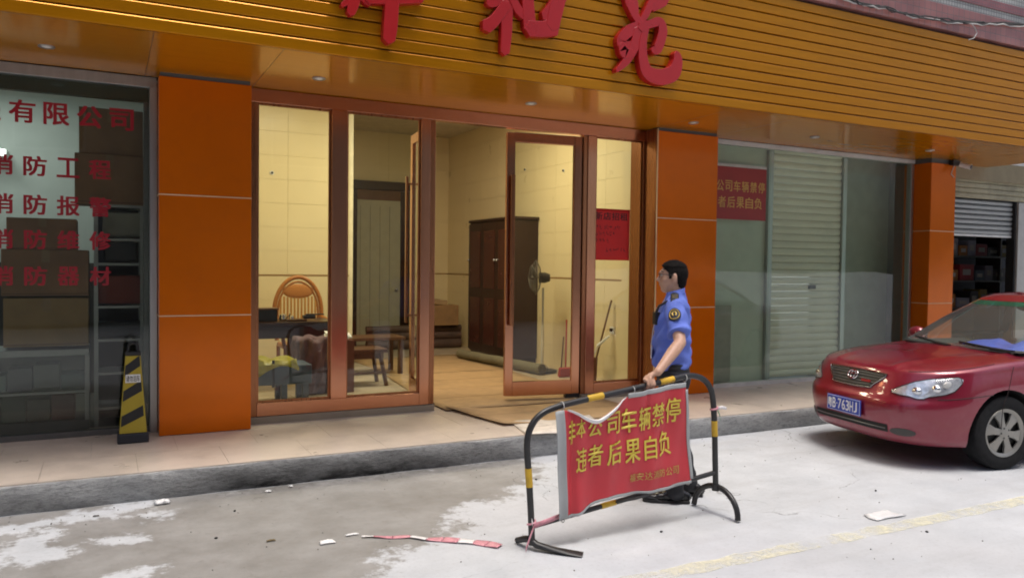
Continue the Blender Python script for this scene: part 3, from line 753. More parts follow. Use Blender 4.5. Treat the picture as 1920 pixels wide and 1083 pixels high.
struct(MB().box(13.0, 16.0, 7.50, 7.60, .19, 3.3).build('neighbour_wall', oldm))
shf = thing('goods_rack', 'dark goods rack inside the half open neighbouring shop', 'shelf', (13.9, 8.7, WZ))
for z in (.6, 1.05, 1.50, 1.92, 2.35): MB().box(12.5, 15.4, 8.5, 8.95, z-.02, z).build('shelf', alu_d, shf)
for x in (12.5, 13.95, 15.37): MB().box(x, x+.03, 8.5, 8.95, .195, 2.6).build('upright', alu_d, shf)
rg = random.Random(11)
cols = [(.30, .32, .42), (.36, .15, .03), (.06, .06, .07), (.22, .26, .30), (.32, .03, .035), (.40, .30, .04), (.10, .16, .22), (.26, .27, .30)]
nm = {0: 'grey blue', 1: 'orange', 2: 'black', 3: 'pale grey', 4: 'red', 5: 'yellow', 6: 'teal', 7: 'light grey'}
for z in (1.05, 1.50, 1.92):
    order = list(range(8)); rg.shuffle(order); x = 12.58; lvl = {1.05: 'lower', 1.50: 'middle', 1.92: 'upper'}[z]
    for ci in order:
        w = rg.uniform(.20, .38); h = rg.uniform(.14, .30)
        if x+w > 15.3: break
        t = thing('goods_box', '%s box on the %s rack shelf inside the neighbouring shop' % (nm[ci], lvl), 'box', (x+w/2, 8.7, z), group='goods on the neighbour shop rack')
        MB().box(x, x+w, 8.55, 8.85, z+.001, z+h).build('carton', M('goods_%d' % ci, cols[ci], .6), t, bevel=.004)
        MB().box(x+w*.2, x+w*.75, 8.547, 8.5495, z+h*.35, z+h*.7).build('print_panel', M('goods_print', (.45, .45, .43), .6), t)
        x += w+rg.uniform(.01, .05)

# security camera on the narrow column
cc = thing('security_camera', 'small white security camera at the top of the narrow orange column', 'camera', (10.74, 7.14, 3.2))
MB().box(10.56, 10.70, 7.13, 7.195, 3.14, 3.215).build('bracket', black, cc, bevel=.004)
MB().tube([(10.70, 7.13, 3.16), (10.73, 7.06, 3.13), (10.745, 7.0, 3.11)], [.036, .038, .036], 14).build('housing', whitep, cc, smooth=True)
MB().tube([(10.745, 7.0, 3.11), (10.748, 6.99, 3.107)], .028, 14).build('lens', black, cc, smooth=True)
MB().tube([(10.68, 7.17, 3.2), (10.63, 7.185, 3.10), (10.60, 7.19, 3.02), (10.66, 7.188, 2.98)], .006, 6).build('cable', M('pale_cable', (.5, .5, .47), .6), cc, smooth=True)
# ---------------------------------------------------------------- lobby behind the bronze shopfront
LX0, LX1, LYB, LZC, PY, PXR = .92, 5.75, 13.9, 4.03, 11.0, 3.05
lobby_floor = struct(MB().box(.6, 5.9, 7.56, 14.0, .10, .1915).build('lobby_floor', walkj))
ft = tile_mesh('tile', .596, .596, .008, floort)
for i in range(9):
    for j in range(11):
        X, Y = .62+i*.6, 7.565+j*.6
        if X > 5.6: continue
        o = link('tile', ft, lobby_floor, local=True); o.location = (X, Y, .191+rw.uniform(-.0004, .0004))
def tiled_wall(name, axis, pos, a, b_, sign, z0=.20, z1=LZC):
    """wall whose tiled face looks along -sign on the given axis"""
    mb = MB(); t = .12
    if axis == 'Y': mb.box(a, b_, min(pos, pos+sign*t), max(pos, pos+sign*t), z0, z1)
    else: mb.box(min(pos, pos+sign*t), max(pos, pos+sign*t), a, b_, z0, z1)
    w = struct(mb.build(name, grout))
    tw, th = .64, .32
    zs = [z0+k*th for k in range(4)]+[z0+4*th+.022+k*th for k in range(9)]
    key = {}
    for r_, z in enumerate(zs):
        h = min(th, z1-z)
        if h < .03: continue
        x = a
        while x < b_-.02:
            ww = min(tw, b_-x); k = (round(ww, 3), round(h, 3))
            if k not in key:
                q = MB()
                if axis == 'Y': q.box(.0015, ww-.0015, -sign*.008, 0, .0015, h-.0015)
                else: q.box(-sign*.008 if sign > 0 else 0, 0 if sign > 0 else .008, .0015, ww-.0015, .0015, h-.0015)
                key[k] = q.mesh('tile', creamt)
            o = link('tile', key[k], w, local=True)
            o.location = (x, pos, z) if axis == 'Y' else (pos, x, z)
            x += tw
    d = MB(); zd = z0+4*th+.002
    if axis == 'Y': d.box(a, b_, pos-sign*.011, pos-sign*.0002, zd, zd+.018)
    else: d.box(min(pos-sign*.011, pos-sign*.0002), max(pos-sign*.011, pos-sign*.0002), a, b_, zd, zd+.018)
    d.build('dado_strip', M('brown_dado_strip', (.34, .20, .08), .4), w)
    return w
tiled_wall('lobby_partition_wall', 'Y', PY, LX0, PXR, 1)
struct(MB().box(PXR-.001, PXR+.05, PY-.012, PY+.12, .2, LZC).build('partition_end', M('pale_trim', (.80, .72, .52), .5)))
tiled_wall('lobby_wall_right', 'X', LX1, 7.96, LYB, 1)
bw = tiled_wall('lobby_wall_back', 'Y', LYB, PXR-.4, LX1, 1)
struct(MB().box(.80, LX0, 7.56, PY, .2, LZC).build('lobby_wall_left', creamt))
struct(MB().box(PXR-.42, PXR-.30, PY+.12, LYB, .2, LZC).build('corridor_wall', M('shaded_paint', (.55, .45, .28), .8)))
struct(MB().box(.7, 5.95, 7.56, 14.1, LZC, LZC+.08).build('lobby_ceiling', M('lobby_ceiling_paint', (.62, .56, .44), .8)))
struct(MB().box(.92, 5.75, 7.54, 7.66, 3.215, LZC).build('lobby_lintel', creamt))
struct(MB().box(5.56, 5.90, 7.62, 7.96, .2, LZC).build('lobby_pier', creamt))
ceiling_lamp('warm ceiling lamp over the lobby desk', 2.1, 8.9, LZC-.002, 1.2, .6, 33, (1, .86, .62))
ceiling_lamp('warm ceiling lamp over the lobby entrance', 4.05, 9.3, LZC-.002, 1.2, .6, 60, (1, .86, .62))

# back door
bd = thing('back_door', 'pale panelled door in a dark wooden frame at the back of the lobby', 'door', (4.3, 13.9, .2))
MB().box(3.80, 3.97, 13.80, 13.889, .2, 2.98).build('frame_post', darkwood, bd, bevel=.006); MB().box(4.78, 4.95, 13.80, 13.889, .2, 2.98).build('frame_post', darkwood, bd, bevel=.006)
MB().box(3.80, 4.95, 13.79, 13.889, 2.982, 3.14).build('frame_head', darkwood, bd, bevel=.006)
MB().box(3.971, 4.779, 13.82, 13.885, .21, 2.80).build('leaf', M('pale_door_paint', (.42, .40, .31), .4, var=.05), bd, bevel=.004)
MB().box(3.971, 4.779, 13.82, 13.885, 2.802, 2.98).build('transom', M('transom_brown', (.14, .07, .035), .4), bd)
for k in range(4): MB().box(4.03+k*.18, 4.036+k*.18, 13.814, 13.8195, .3, 2.7).build('groove', M('door_groove', (.25, .23, .17), .6), bd)
MB().ell((4.70, 13.78, 1.2), (.03, .03, .03)).build('knob', alu, bd, smooth=True)

# wardrobe along the right wall
wd = thing('wardrobe', 'tall dark red wooden wardrobe standing along the lobby wall', 'wardrobe', (5.52, 10.85, .2))
MB().box(5.32, 5.735, 10.37, 11.92, .28, 2.34).build('carcass', darkwood, wd, bevel=.006)
MB().box(5.30, 5.737, 10.34, 11.95, 2.342, 2.385).build('cornice', darkwood, wd, bevel=.008); MB().box(5.34, 5.73, 10.39, 11.90, .2, .279).build('plinth', darkwood, wd)
for k in range(3):
    y0_ = 10.36+k*.521
    d = MB().box(5.298, 5.319, y0_+.004, y0_+.522, .30, 2.32).build('door', darkwood, wd, bevel=.004)
    MB().box(5.290, 5.2975, y0_+.07, y0_+.445, .42, 1.15).build('panel', M('dark_red_panel', (.055, .014, .010), .25, spec=.6), d, bevel=.006)
    MB().box(5.290, 5.2975, y0_+.07, y0_+.455, 1.30, 2.2).build('panel', M('dark_red_panel', (.055, .014, .010), .25, spec=.6), d, bevel=.006)
    MB().ell((5.275, y0_+(.48 if k % 2 == 0 else .045), 1.74), (.016, .016, .022)).build('knob', alu, d, smooth=True)

# desk with tea things, rattan chair
dk = thing('desk', 'dark wooden desk in front of the rattan chair', 'desk', (1.75, 9.5, .2))
MB().box(1.0, 2.42, 9.2, 9.85, .94, .985).build('top', darkwood, dk, bevel=.005)
MB().box(1.02, 2.40, 9.23, 9.82, .80, .939).build('drawer_box', darkwood, dk)
for x in (1.03, 2.33):
    for y in (9.24, 9.74): MB().box(x, x+.06, y, y+.06, .2, .80).build('leg', darkwood, dk)
MB().box(1.05, 1.55, 9.25, 9.8, .36, .39).build('shelf', midwood, dk)
MB().box(1.85, 2.32, 9.23, 9.25, .30, .80).build('modesty_panel', M('purple_brown_board', (.12, .06, .06), .5), dk)
ch_ = thing('rattan_chair', 'round backed orange rattan armchair behind the desk', 'chair', (2.2, 10.25, .2))
cx, cyy = 2.2, 10.30
arc = [(cx+.30*math.cos(a), cyy+.06*math.sin(a)*0+.02, 1.02+.46*math.sin(a)) for a in [R(-20+220*k/24) for k in range(25)]]
MB().tube([(cx+.27, cyy-.02, .68)]+arc+[(cx-.27, cyy-.02, .68)], .028, 10).build('back_frame', rattan, ch_, smooth=True)
arc2 = [(cx+.255*math.cos(a), cyy+.02, 1.02+.40*math.sin(a)) for a in [R(200*k/20-10) for k in range(21)]]
MB().tube(arc2, .014, 8).build('inner_hoop', rattan, ch_, smooth=True)
MB().ell((cx, cyy+.02, 1.30), (.20, .018, .095)).build('head_panel', M('rattan_weave', (.50, .20, .045), .45, var=.2, scale=90), ch_, smooth=True)
for k in range(11):
    x = cx-.22+k*.044
    ztop = 1.21+.03*abs(k-5)/5
    MB().box(x-.012, x+.012, cyy+.01, cyy+.03, .70, ztop).build('slat', M('pale_rattan', (.52, .26, .06), .4, var=.15), ch_, bevel=.003)
MB().box(cx-.27, cx+.27, cyy-.48, cyy+.02, .60, .66).build('seat', rattan, ch_, bevel=.02)
for sx in (-1, 1):
    for yy in (-.45, 0): MB().tube([(cx+sx*.25, cyy+yy, .205), (cx+sx*.25, cyy+yy, .62)], .024, 8).build('leg', rattan, ch_, smooth=True)
    MB().tube([(cx+sx*.28, cyy+.0, .98), (cx+sx*.31, cyy-.20, .95), (cx+sx*.30, cyy-.42, .90), (cx+sx*.26, cyy-.45, .62)], .024, 8).build('armrest', rattan, ch_, smooth=True)
# things on the desk
t = thing('tea_tray', 'dark tea tray box at the left end of the desk', 'tray', (1.66, 9.42, .985))
MB().box(1.54, 1.76, 9.34, 9.52, .987, 1.12).build('box', black, t, bevel=.006); MB().box(1.53, 1.77, 9.33, 9.53, 1.121, 1.14).build('lid', midwood, t, bevel=.004)
for i, (x, r_, lab) in enumerate(((1.83, .04, 'steel teapot on the desk beside the tray'), (1.93, .03, 'small steel cup on the desk beside the teapot'))):
    t = thing('teapot' if i == 0 else 'steel_cup', lab, 'teapot' if i == 0 else 'cup', (x, 9.4, .985))
    MB().lathe([(0, 0), (r_*.9, .0), (r_*1.1, .03), (r_*.9, .075-.02*i), (.0, .09-.02*i)], (x, 9.4, .987), seg=20).build('body', M('shiny_steel', (.7, .7, .68), .15, metal=1), t, smooth=True)
    if i == 0: MB().tube([(x+.035, 9.4, 1.02), (x+.07, 9.38, 1.05), (x+.08, 9.37, 1.08)], [.010, .008, .006], 8).build('spout', M('shiny_steel', (.7, .7, .68), .15, metal=1), t, smooth=True)
t = thing('serving_tray', 'wooden tray with a dark phone holder on the desk', 'tray', (2.0, 9.42, .985))
MB().box(1.86, 2.09, 9.32, 9.40, .987, 1.008).build('tray', midwood, t, bevel=.004)
MB().box(2.06, 2.20, 9.35, 9.45, 1.010, 1.05).build('holder', black, t, bevel=.01); MB().box(2.09, 2.30, 9.36, 9.42, 1.052, 1.066).build('phone', black, t, bevel=.004)
# clutter near the window: blue bench with a yellow bag, purple cloth bin
bb = thing('blue_bench', 'low blue plastic bench just inside the left glass', 'bench', (1.55, 8.55, .2))
bl = M('dull_blue_plastic', (.075, .105, .15), .5, var=.1)
MB().box(1.10, 1.93, 8.36, 8.78, .40, .60).build('body', bl, bb, bevel=.012); MB().box(1.52, 1.545, 8.35, 8.3598, .38, .66).build('strap', black, bb)
for x in (1.14, 1.62, 1.84):
    for y in (8.38, 8.70): MB().box(x, x+.06, y, y+.06, .2, .399).build('leg', bl, bb)
t = thing('yellow_bag', 'crumpled yellow green plastic bag on the blue bench', 'bag', (1.5, 8.55, .6))
def bagf(u, v):
    x = 1.16+.62*u+.012*math.sin(v*9); e = min(u, 1-u)*8
    y, z = (8.70-.34*v/.6, .622+.030*abs(math.sin(u*9+v*3))+.028*math.sin(u*4.1+v*6)**2) if v < .6 else (8.352-.012*abs(math.sin(u*14)), .615-.17*(v-.6)/.4*(.55+.45*math.sin(u*5+1)))
    return (x, y, z-.012*max(0, 1-e)*(v < .6))
MB().grid(bagf, 44, 26).build('bag', M('yellow_green_plastic', (.38, .34, .03), .32, var=.25, scale=25, bump=.5, bscale=18), t, smooth=True, thick=.003)
t = thing('cloth_bundle', 'purple grey cloth draped over a bin under the desk', 'cloth', (2.1, 9.05, .2))
mb = MB(); mb.lathe([(0, .2), (.15, .2), (.18, .5), (.22, .80), (.19, .83), (0, .80)], (2.08, 8.98, 0), seg=24)
cb_ = remesh(mb, .014, 3)
for v in cb_.vertices:
    a_ = math.atan2(v.co.y-8.98, v.co.x-2.08); k_ = .022*math.sin(a_*7+v.co.z*9)+.012*math.sin(a_*13-v.co.z*17); v.co.x += k_*math.cos(a_); v.co.y += k_*math.sin(a_); v.co.z += .018*math.sin(a_*5)*(v.co.z > .7)
cb_.materials.append(M('purple_grey_cloth', (.17, .115, .14), .85, var=.25, scale=12, bump=.8, bscale=9)); link('cloth', cb_, t)
t = thing('paper_heap', 'heap of crumpled papers and packets beside the desk', 'paper', (2.33, 8.9, .2))
mb = MB()
for k in range(14):
    a = rg.uniform(0, 6.28); mb.box(2.26+rg.uniform(-.06, .12), 2.40+rg.uniform(-.06, .12), 8.88+rg.uniform(-.08, .08), 9.02, .81+k*.004, .814+k*.004, rz=a, rx=rg.uniform(-.3, .3), ry=rg.uniform(-.3, .3))
mb.build('papers', paper, t); MB().box(2.22, 2.52, 8.85, 9.15, .2, .79).build('carton', M('brown_red_carton', (.16, .06, .04), .7), t)
# wooden step stool
st_ = thing('wooden_stool', 'dark brown wooden stool with splayed legs inside the lobby', 'stool', (2.75, 9.35, .2))
MB().box(2.45, 3.02, 9.15, 9.55, .60, .645).build('seat', midwood, st_, bevel=.006); MB().box(2.50, 2.98, 9.2, 9.5, .53, .599).build('apron', midwood, st_)
for sx, sy in ((-1, -1), (1, -1), (-1, 1), (1, 1)):
    MB().tube([(2.735+sx*.20, 9.35+sy*.14, .60), (2.735+sx*.27, 9.35+sy*.19, .20)], .026, 6).build('leg', midwood, st_)
MB().tube([(2.49, 9.18, .36), (2.98, 9.18, .36)], .015, 6).build('stretcher', midwood, st_)
st2 = thing('wooden_side_table', 'low dark wooden table behind the stool', 'table', (3.2, 10.3, .2))
MB().box(2.72, 3.55, 10.0, 10.5, .66, .70).build('top', midwood, st2, bevel=.005)
for x in (2.75, 3.46):
    for y in (10.03, 10.42): MB().box(x, x+.055, y, y+.055, .2, .659).build('leg', midwood, st2)
# pedestal fan seen edge-on
fan = thing('pedestal_fan', 'pedestal fan turned sideways beside the wardrobe', 'fan', (5.30, 9.55, 0), R(-24))
fx, fy, fz = -.02, 0, 1.50
MB().lathe([(0, 0), (.20, 0), (.21, .03), (.06, .06), (.02, .08)], (fx+.08, fy, .201), seg=28).build('base', black, fan, smooth=True, local=True)
MB().tube([(fx+.08, fy, .26), (fx+.08, fy, .85)], .022, 12).build('pole', M('pale_pole', (.6, .58, .5), .4), fan, smooth=True, local=True)
MB().tube([(fx+.08, fy, .80), (fx+.08, fy, 1.36)], .015, 12).build('inner_pole', alu, fan, smooth=True, local=True)
MB().tube([(fx+.02, fy, fz), (fx+.10, fy, fz), (fx+.17, fy, fz)], [.07, .075, .05], 16).build('motor', M('motor_grey', (.035, .03, .026), .4), fan, smooth=True, local=True)
cage = M('cage_wire', (.10, .085, .07), .5)
mb = MB()
for r_ in (.08, .14, .20): mb.tube([(fx-.12+.10*(r_/.23)**2, fy+r_*math.cos(2*math.pi*k/24), fz+r_*math.sin(2*math.pi*k/24)) for k in range(24)], .003, 5, closed=True)
for k in range(30):
    a = 2*math.pi*k/30; mb.tube([(fx-.13, fy, fz), (fx-.10, fy+.15*math.cos(a), fz+.15*math.sin(a)), (fx-.02, fy+.235*math.cos(a), fz+.235*math.sin(a)), (fx+.03, fy+.15*math.cos(a), fz+.15*math.sin(a)), (fx+.05, fy+.06*math.cos(a), fz+.06*math.sin(a))], .0022, 4)
mb.tube([(fx-.02, fy+.237*math.cos(2*math.pi*k/32), fz+.237*math.sin(2*math.pi*k/32)) for k in range(32)], .007, 6, closed=True)
mb.build('cage', cage, fan, local=True)
for k in range(3):
    a = 2*math.pi*k/3+.4; mb = MB()
    mb.grid(lambda u, v: (fx-.05+(v-.5)*.07, fy+(.03+.16*u)*math.cos(a)-(v-.5)*(.05+.11*u)*math.sin(a), fz+(.03+.16*u)*math.sin(a)+(v-.5)*(.05+.11*u)*math.cos(a)), 5, 5)
    mb.build('blade', M('fan_blade', (.12, .11, .095), .4), fan, smooth=True, thick=.003, local=True)
# rolled mat, back rolls, carton
rm = thing('rolled_mat', 'grey green rolled mat lying across the lobby floor', 'mat', (5.1, 10.2, .2))
mb = MB(); A, B_ = Vector((4.93, 11.4, .278)), Vector((5.20, 9.25, .278))
mb.tube([A.lerp(B_, k/8)+Vector((.006*math.sin(k*2), 0, .004*math.cos(k*3))) for k in range(9)], .070, 20)
mb.build('roll', M('grey_green_mat', (.17, .155, .10), .85, var=.15), rm, smooth=True)
mb = MB(); prof_ = [(B_.x+.001*k+(.012+.0021*k)*math.cos(k*.55), B_.y-.004, B_.z+(.012+.0021*k)*math.sin(k*.55)) for k in range(32)]
mb.tube(prof_, .0035, 5).build('rolled_end', M('mat_edge', (.12, .11, .08), .9), rm)
for i, (z, r_, lab) in enumerate(((.29, .085, 'lowest of the dark rolls stacked at the lobby back'), (.43, .07, 'middle dark roll stacked at the lobby back'), (.55, .06, 'topmost dark roll stacked at the lobby back'))):
    t = thing('carpet_roll', lab, 'roll', (4.9, 13.0, z-r_), group='dark rolls at the back of the lobby')
    MB().tube([(3.9, 12.95+.02*i, z), (4.6, 12.96, z+.004), (5.6, 12.93, z)], r_, 16).build('roll', M('dark_roll', (.085, .05, .04), .6, var=.3, scale=4), t, smooth=True)
    MB().tube([(4.7+.3*i, 12.95, z), (4.73+.3*i, 12.95, z)], r_+.003, 16).build('tie', black, t, smooth=True)
cbx = thing('carton_on_rolls', 'brown cardboard carton sitting on the dark rolls', 'box', (5.2, 12.95, .61))
MB().box(4.98, 5.50, 12.78, 13.10, .612, .96).build('carton', cardb, cbx, bevel=.005); MB().box(5.06, 5.30, 12.8, 13.0, .962, 1.06, ry=.15).build('wrapped_bundle', cardl, cbx, bevel=.02)
# bucket with brooms, dustpan, white brush, socket
bk = thing('broom_bucket', 'tall brown bin with broom handles by the sidelight', 'bin', (5.5, 8.5, .2))
bx_, by_ = 5.50, 8.52
MB().lathe([(0, .005), (.075, .005), (.088, .30), (.082, .30), (.07, .02), (0, .015)], (bx_, by_, .2), seg=24).build('bin', M('brown_red_plastic', (.16, .05, .03), .45, var=.2), bk, smooth=True)
bm2 = thing('broom', 'broom with a brown handle leaning in the tall bin', 'broom', (bx_, by_, .22))
MB().tube([(bx_+.0, by_-.01, .24), (5.70, 8.37, 1.24)], .0125, 10).build('handle', M('broom_handle', (.16, .08, .03), .4), bm2, smooth=True)
wbr = thing('white_brush', 'white toilet brush sticking out of the tall bin', 'brush', (bx_, by_, .4))
MB().tube([(5.47, 8.50, .42), (5.55, 8.44, .66)], .008, 8).build('stick', whitep, wbr, smooth=True)
MB().tube([(5.545, 8.443, .655), (5.68, 8.37, .79)], [.022, .012], 10).build('head', whitep, wbr, smooth=True)
MB().tube([(5.44+.05*math.cos(a), 8.56, .56+.05*math.sin(a)) for a in [k*.42 for k in range(15)]], .007, 8).build('hook', M('bent_wire', (.25, .10, .06), .5), wbr)
dp = thing('red_dustpan', 'red plastic dustpan standing on the lobby floor behind the door', 'dustpan', (5.40, 9.0, .2))
MB().box(5.30, 5.52, 8.95, 9.0, .205, .33, rx=.3).build('pan', M('red_plastic', (.38, .04, .03), .4), dp, bevel=.008)
MB().tube([(5.41, 8.99, .32), (5.47, 9.08, .95)], .011, 8).build('handle', M('red_plastic', (.38, .04, .03), .4), dp, smooth=True)
MB().tube([(5.34, 8.99, .30), (5.44, 9.10, .72)], .009, 8).build('scoop_stick', midwood, dp, smooth=True)
rb = thing('red_basin', 'red plastic basin on the floor behind the sidelight', 'basin', (5.35, 8.42, .2))
MB().lathe([(0, .004), (.085, .004), (.115, .16), (.108, .16), (.08, .015), (0, .012)], (5.36, 8.58, .2), seg=26).build('basin', M('red_plastic', (.38, .04, .03), .4), rb, smooth=True)
so = thing('wall_socket', 'white socket plate low on the lobby side wall', 'socket', (5.74, 8.39, .86))
MB().box(5.727, 5.741, 8.34, 8.44, .81, .90).build('plate', whitep, so, bevel=.004); MB().box(5.70, 5.7265, 8.37, 8.41, .84, .88).build('plug', black, so, bevel=.004)
for i, (x, y, lab) in enumerate(((985, 318, 'black wall anchor above the fan'), (1057, 320, 'black wall anchor above the right door handle side'), (1113, 322, 'black wall anchor above the red poster, left one'), (1177, 322, 'black wall anchor above the red poster, right one'), (1115, 497, 'black wall anchor just below the red poster'))):
    q = px(x, y, X=5.741); t = thing('wall_anchor', lab, 'anchor', tuple(q), group='wall anchors in the lobby')
    MB().tube([(5.7415, q.y, q.z), (5.720, q.y, q.z)], .013, 10).build('plug', black, t); MB().tube([(5.7415, q.y, q.z), (5.736, q.y, q.z)], .022, 12).build('collar', whitep, t)
q = px(510, 324, Y=10.985); t = thing('wall_anchor', 'black wall anchor above the rattan chair', 'anchor', tuple(q), group='wall anchors in the lobby')
MB().tube([(q.x, 10.991, q.z), (q.x, 10.97, q.z)], .016, 10).build('plug', black, t); MB().tube([(q.x, 10.991, q.z), (q.x, 10.986, q.z)], .03, 12).build('collar', whitep, t)
# cardboard sheets on the floor, running out over the walkway
def sheet(label, pts, z, mat, sag=.004, name='cardboard_sheet', cat='cardboard', seed=0, n=10, edge=None):
    """flat quad (four corner points in plan) as a thin wavy sheet"""
    rr_ = random.Random(seed); P4 = [Vector((p[0], p[1], 0)) for p in pts]
    t = thing(name, label, cat, (sum(p[0] for p in pts)/4, sum(p[1] for p in pts)/4, z))
    ph = rr_.uniform(0, 6)
    def f(u, v):
        q = (P4[0]*(1-u)+P4[1]*u)*(1-v)+(P4[3]*(1-u)+P4[2]*u)*v
        h = sag*(1+math.sin(u*7+ph)*math.cos(v*5+ph))
        if edge: h += edge(u, v)
        return (q.x, q.y, z+h)
    MB().grid(f, n, n).build('sheet', mat, t, smooth=True, thick=.004)
    MB().grid(lambda u, v: (lambda q: (q[0], q[1], q[2]+.003))(f(.02+.96*u, .5+.010*(v-.5))), n, 1).build('fold_line', M('cardboard_crease', (.22, .13, .06), .9), t)
    return t
cl = lambda x, y: tuple(px(x, y, Z=.2)[:2])
sheet('pale cardboard sheet furthest inside the open door', [(3.35, 9.9), (5.0, 9.9), (5.05, 11.9), (3.3, 11.8)], .202, cardl, .003, seed=1)
sheet('pale cardboard sheet in the middle of the lobby floor', [(3.1, 8.55), (4.9, 8.5), (5.0, 9.98), (3.25, 9.95)], .208, cardl, .003, seed=2)
sheet('pale cardboard sheet lying across the open doorway', [(3.02, 7.30), (4.55, 7.25), (4.8, 8.62), (3.02, 8.6)], .214, cardl, .003, seed=3)
sheet('pale cardboard sheet on the walkway in front of the open door', [(3.22, 6.42), (4.9, 6.36), (4.85, 7.38), (3.05, 7.42)], .206, cardl, .004, seed=4, edge=lambda u, v: .018*max(0, .15-u)/.15)
sheet('white printed carton sheet hanging over the kerb edge', [(3.22, 5.97), (4.05, 5.985), (4.2, 6.52), (3.35, 6.55)], .205, M('white_carton_sheet', (.66, .60, .52), .75, dirt=.35, dscale=9), .006, seed=5, name='carton_sheet', edge=lambda u, v: -.03*max(0, .10-v)/.10*u)
# ---------------------------------------------------------------- goods inside the lettered window
def carton(label, xa, ya, xb, yb, Yf, depth, mat, name='cardboard_carton', tape=True, cat='box', group='cartons behind the lettered window'):
    a, c = px(xa, yb, Y=Yf), px(xb, ya, Y=Yf)
    t = thing(name, label, cat, ((a.x+c.x)/2, Yf+depth/2, a.z), group=group)
    MB().box(a.x, c.x, Yf, Yf+depth, a.z+.001, c.z).build('carton', mat, t, bevel=.006)
    if tape:
        mx_ = (a.x+c.x)/2
        MB().box(mx_-.03, mx_+.03, Yf-.0025, Yf-.0006, c.z-(c.z-a.z)*.28, c.z-.004).build('tape', M('brown_tape', (.24, .16, .08), .3), t)
        MB().box(a.x+.01, c.x-.01, Yf-.0025, Yf-.0006, a.z+(c.z-a.z)*.04, a.z+(c.z-a.z)*.055).build('print_line', M('carton_print', (.10, .055, .03), .8), t)
    return t
cartd = M('old_cardboard', (.24, .14, .075), .85, var=.15, dirt=.3)
carton('cardboard carton on top of the rack, uppermost of the pair', 148, 210, 268, 291, 7.86, .36, cartd)
carton('cardboard carton with a printed mark, under the uppermost carton on the rack', 140, 294, 270, 381, 7.84, .38, cartd)
carton('smallest cardboard carton, topmost of the window stack', 12, 411, 144, 467, 7.80, .36, cartd)
carton('wide cardboard carton, middle of the window stack', 2, 469, 166, 555, 7.78, .42, cartd)
cE = carton('plain cardboard carton with small print, bottom of the window stack', 6, 558, 166, 652, 7.78, .42, M('tan_cardboard', (.27, .18, .085), .85, var=.1))
carton('pale grey carton on the upper rack shelf', 192, 400, 264, 444, 7.90, .25, M('grey_carton', (.24, .24, .20), .8), tape=False)
carton('black electronic unit on the rack shelf', 196, 455, 256, 489, 7.90, .25, black, 'electronic_unit', False, 'device')
carton('dark red carton on the rack shelf', 184, 517, 266, 570, 7.88, .3, M('dark_red_carton', (.17, .03, .018), .7), tape=False)
carton('black toolbox on the rack shelf', 184, 604, 264, 632, 7.88, .3, black, 'toolbox', False, 'toolbox')
rk = thing('metal_rack', 'slotted metal rack with five shelves behind the window', 'rack', (.1, 8.05, WZ))
a_l, a_r = px(176, 600, Y=7.83).x, px(270, 600, Y=7.83).x
rkm = M('rack_metal', (.34, .35, .34), .45, metal=.5, dirt=.2)
for x in (a_l, a_r-.03):
    for y in (7.83, 8.25): MB().box(x, x+.032, y, y+.032, .196, px(200, 386, Y=7.83).z).build('upright', rkm, rk)
for yy in (384, 447, 493, 573, 635, 697, 762):
    z = px(220, yy, Y=7.83).z
    MB().box(a_l-.002 if yy < 400 else a_l+.033, a_r+.002 if yy < 400 else a_r-.031, 7.834, 8.27, z-.022, z).build('shelf', rkm, rk)
MB().box(a_l, a_r, 8.285, 8.30, .2, px(220, 386, Y=7.83).z).build('added_shade_panel', M('shade_panel_dark', (.05, .05, .045), .7), rk)  # dark panel added to stand for the shade between the shelves
cup = thing('added_dark_cupboard', 'long cupboard added to darken the lower back of the lettered shop', 'cupboard', (-1.8, 10.2, WZ))  # added to cover the white wall and darken the lower interior
for k in range(5): MB().box(-4.2+k*.93, -4.2+k*.93+.92, 9.9, 9.92, .22, 1.60).build('door', M('added_cupboard_dark', (.06, .055, .045), .5), cup, bevel=.004)
MB().box(-4.22, .46, 9.921, 10.55, .197, 1.63).build('carcass', M('added_cupboard_dark', (.06, .055, .045), .5), cup)
cbn = thing('display_cabinet', 'low glass display cabinet with metal edges under the cartons', 'cabinet', (-.6, 8.0, WZ))
xR = px(167, 700, Y=7.76).x
MB().box(-1.6, xR, 7.76, 8.25, px(80, 668, Y=7.76).z, px(80, 656, Y=7.76).z).build('top', rkm, cbn, bevel=.003)
zt = px(80, 668, Y=7.76).z-.001; zm = px(80, 735, Y=7.76).z; zb_ = .285
MB().box(-1.6, xR-.034, 7.764, 8.24, zm-.02, zm).build('shelf', rkm, cbn); MB().box(-1.6, xR, 7.764, 8.24, .196, zb_).build('base', M('cabinet_base', (.10, .10, .095), .5), cbn)
MB().box(xR-.032, xR, 7.762, 7.80, zb_+.001, zt).build('post', rkm, cbn); MB().box(xR-.032, xR, 8.20, 8.24, zb_+.001, zt).build('post', rkm, cbn)
MB().box(-1.6, xR-.034, 7.768, 7.773, zb_+.002, zt-.002).build('glass_front', glass_l, cbn)
rg2 = random.Random(4); colz = [((.10, .14, .13), 'green grey'), ((.16, .05, .05), 'maroon'), ((.13, .13, .12), 'grey'), ((.22, .26, .24), 'pale green'), ((.08, .08, .09), 'charcoal')]
for zz, lvl in ((zb_, 'lower'), (zm, 'upper')):
    x = -1.15; order = list(range(5)); rg2.shuffle(order)
    for ci in order:
        w = rg2.uniform(.16, .20)
        t = thing('packed_box', '%s packed box on the %s level of the display cabinet' % (colz[ci][1], lvl), 'box', (x+w/2, 8.0, zz), group='boxes in the display cabinet')
        MB().box(x, x+w, 7.85, 8.15, zz+.001, zz+rg2.uniform(.12, .24)).build('carton', M('packed_%d' % ci, colz[ci][0], .7), t, bevel=.004)
        x += w+.015
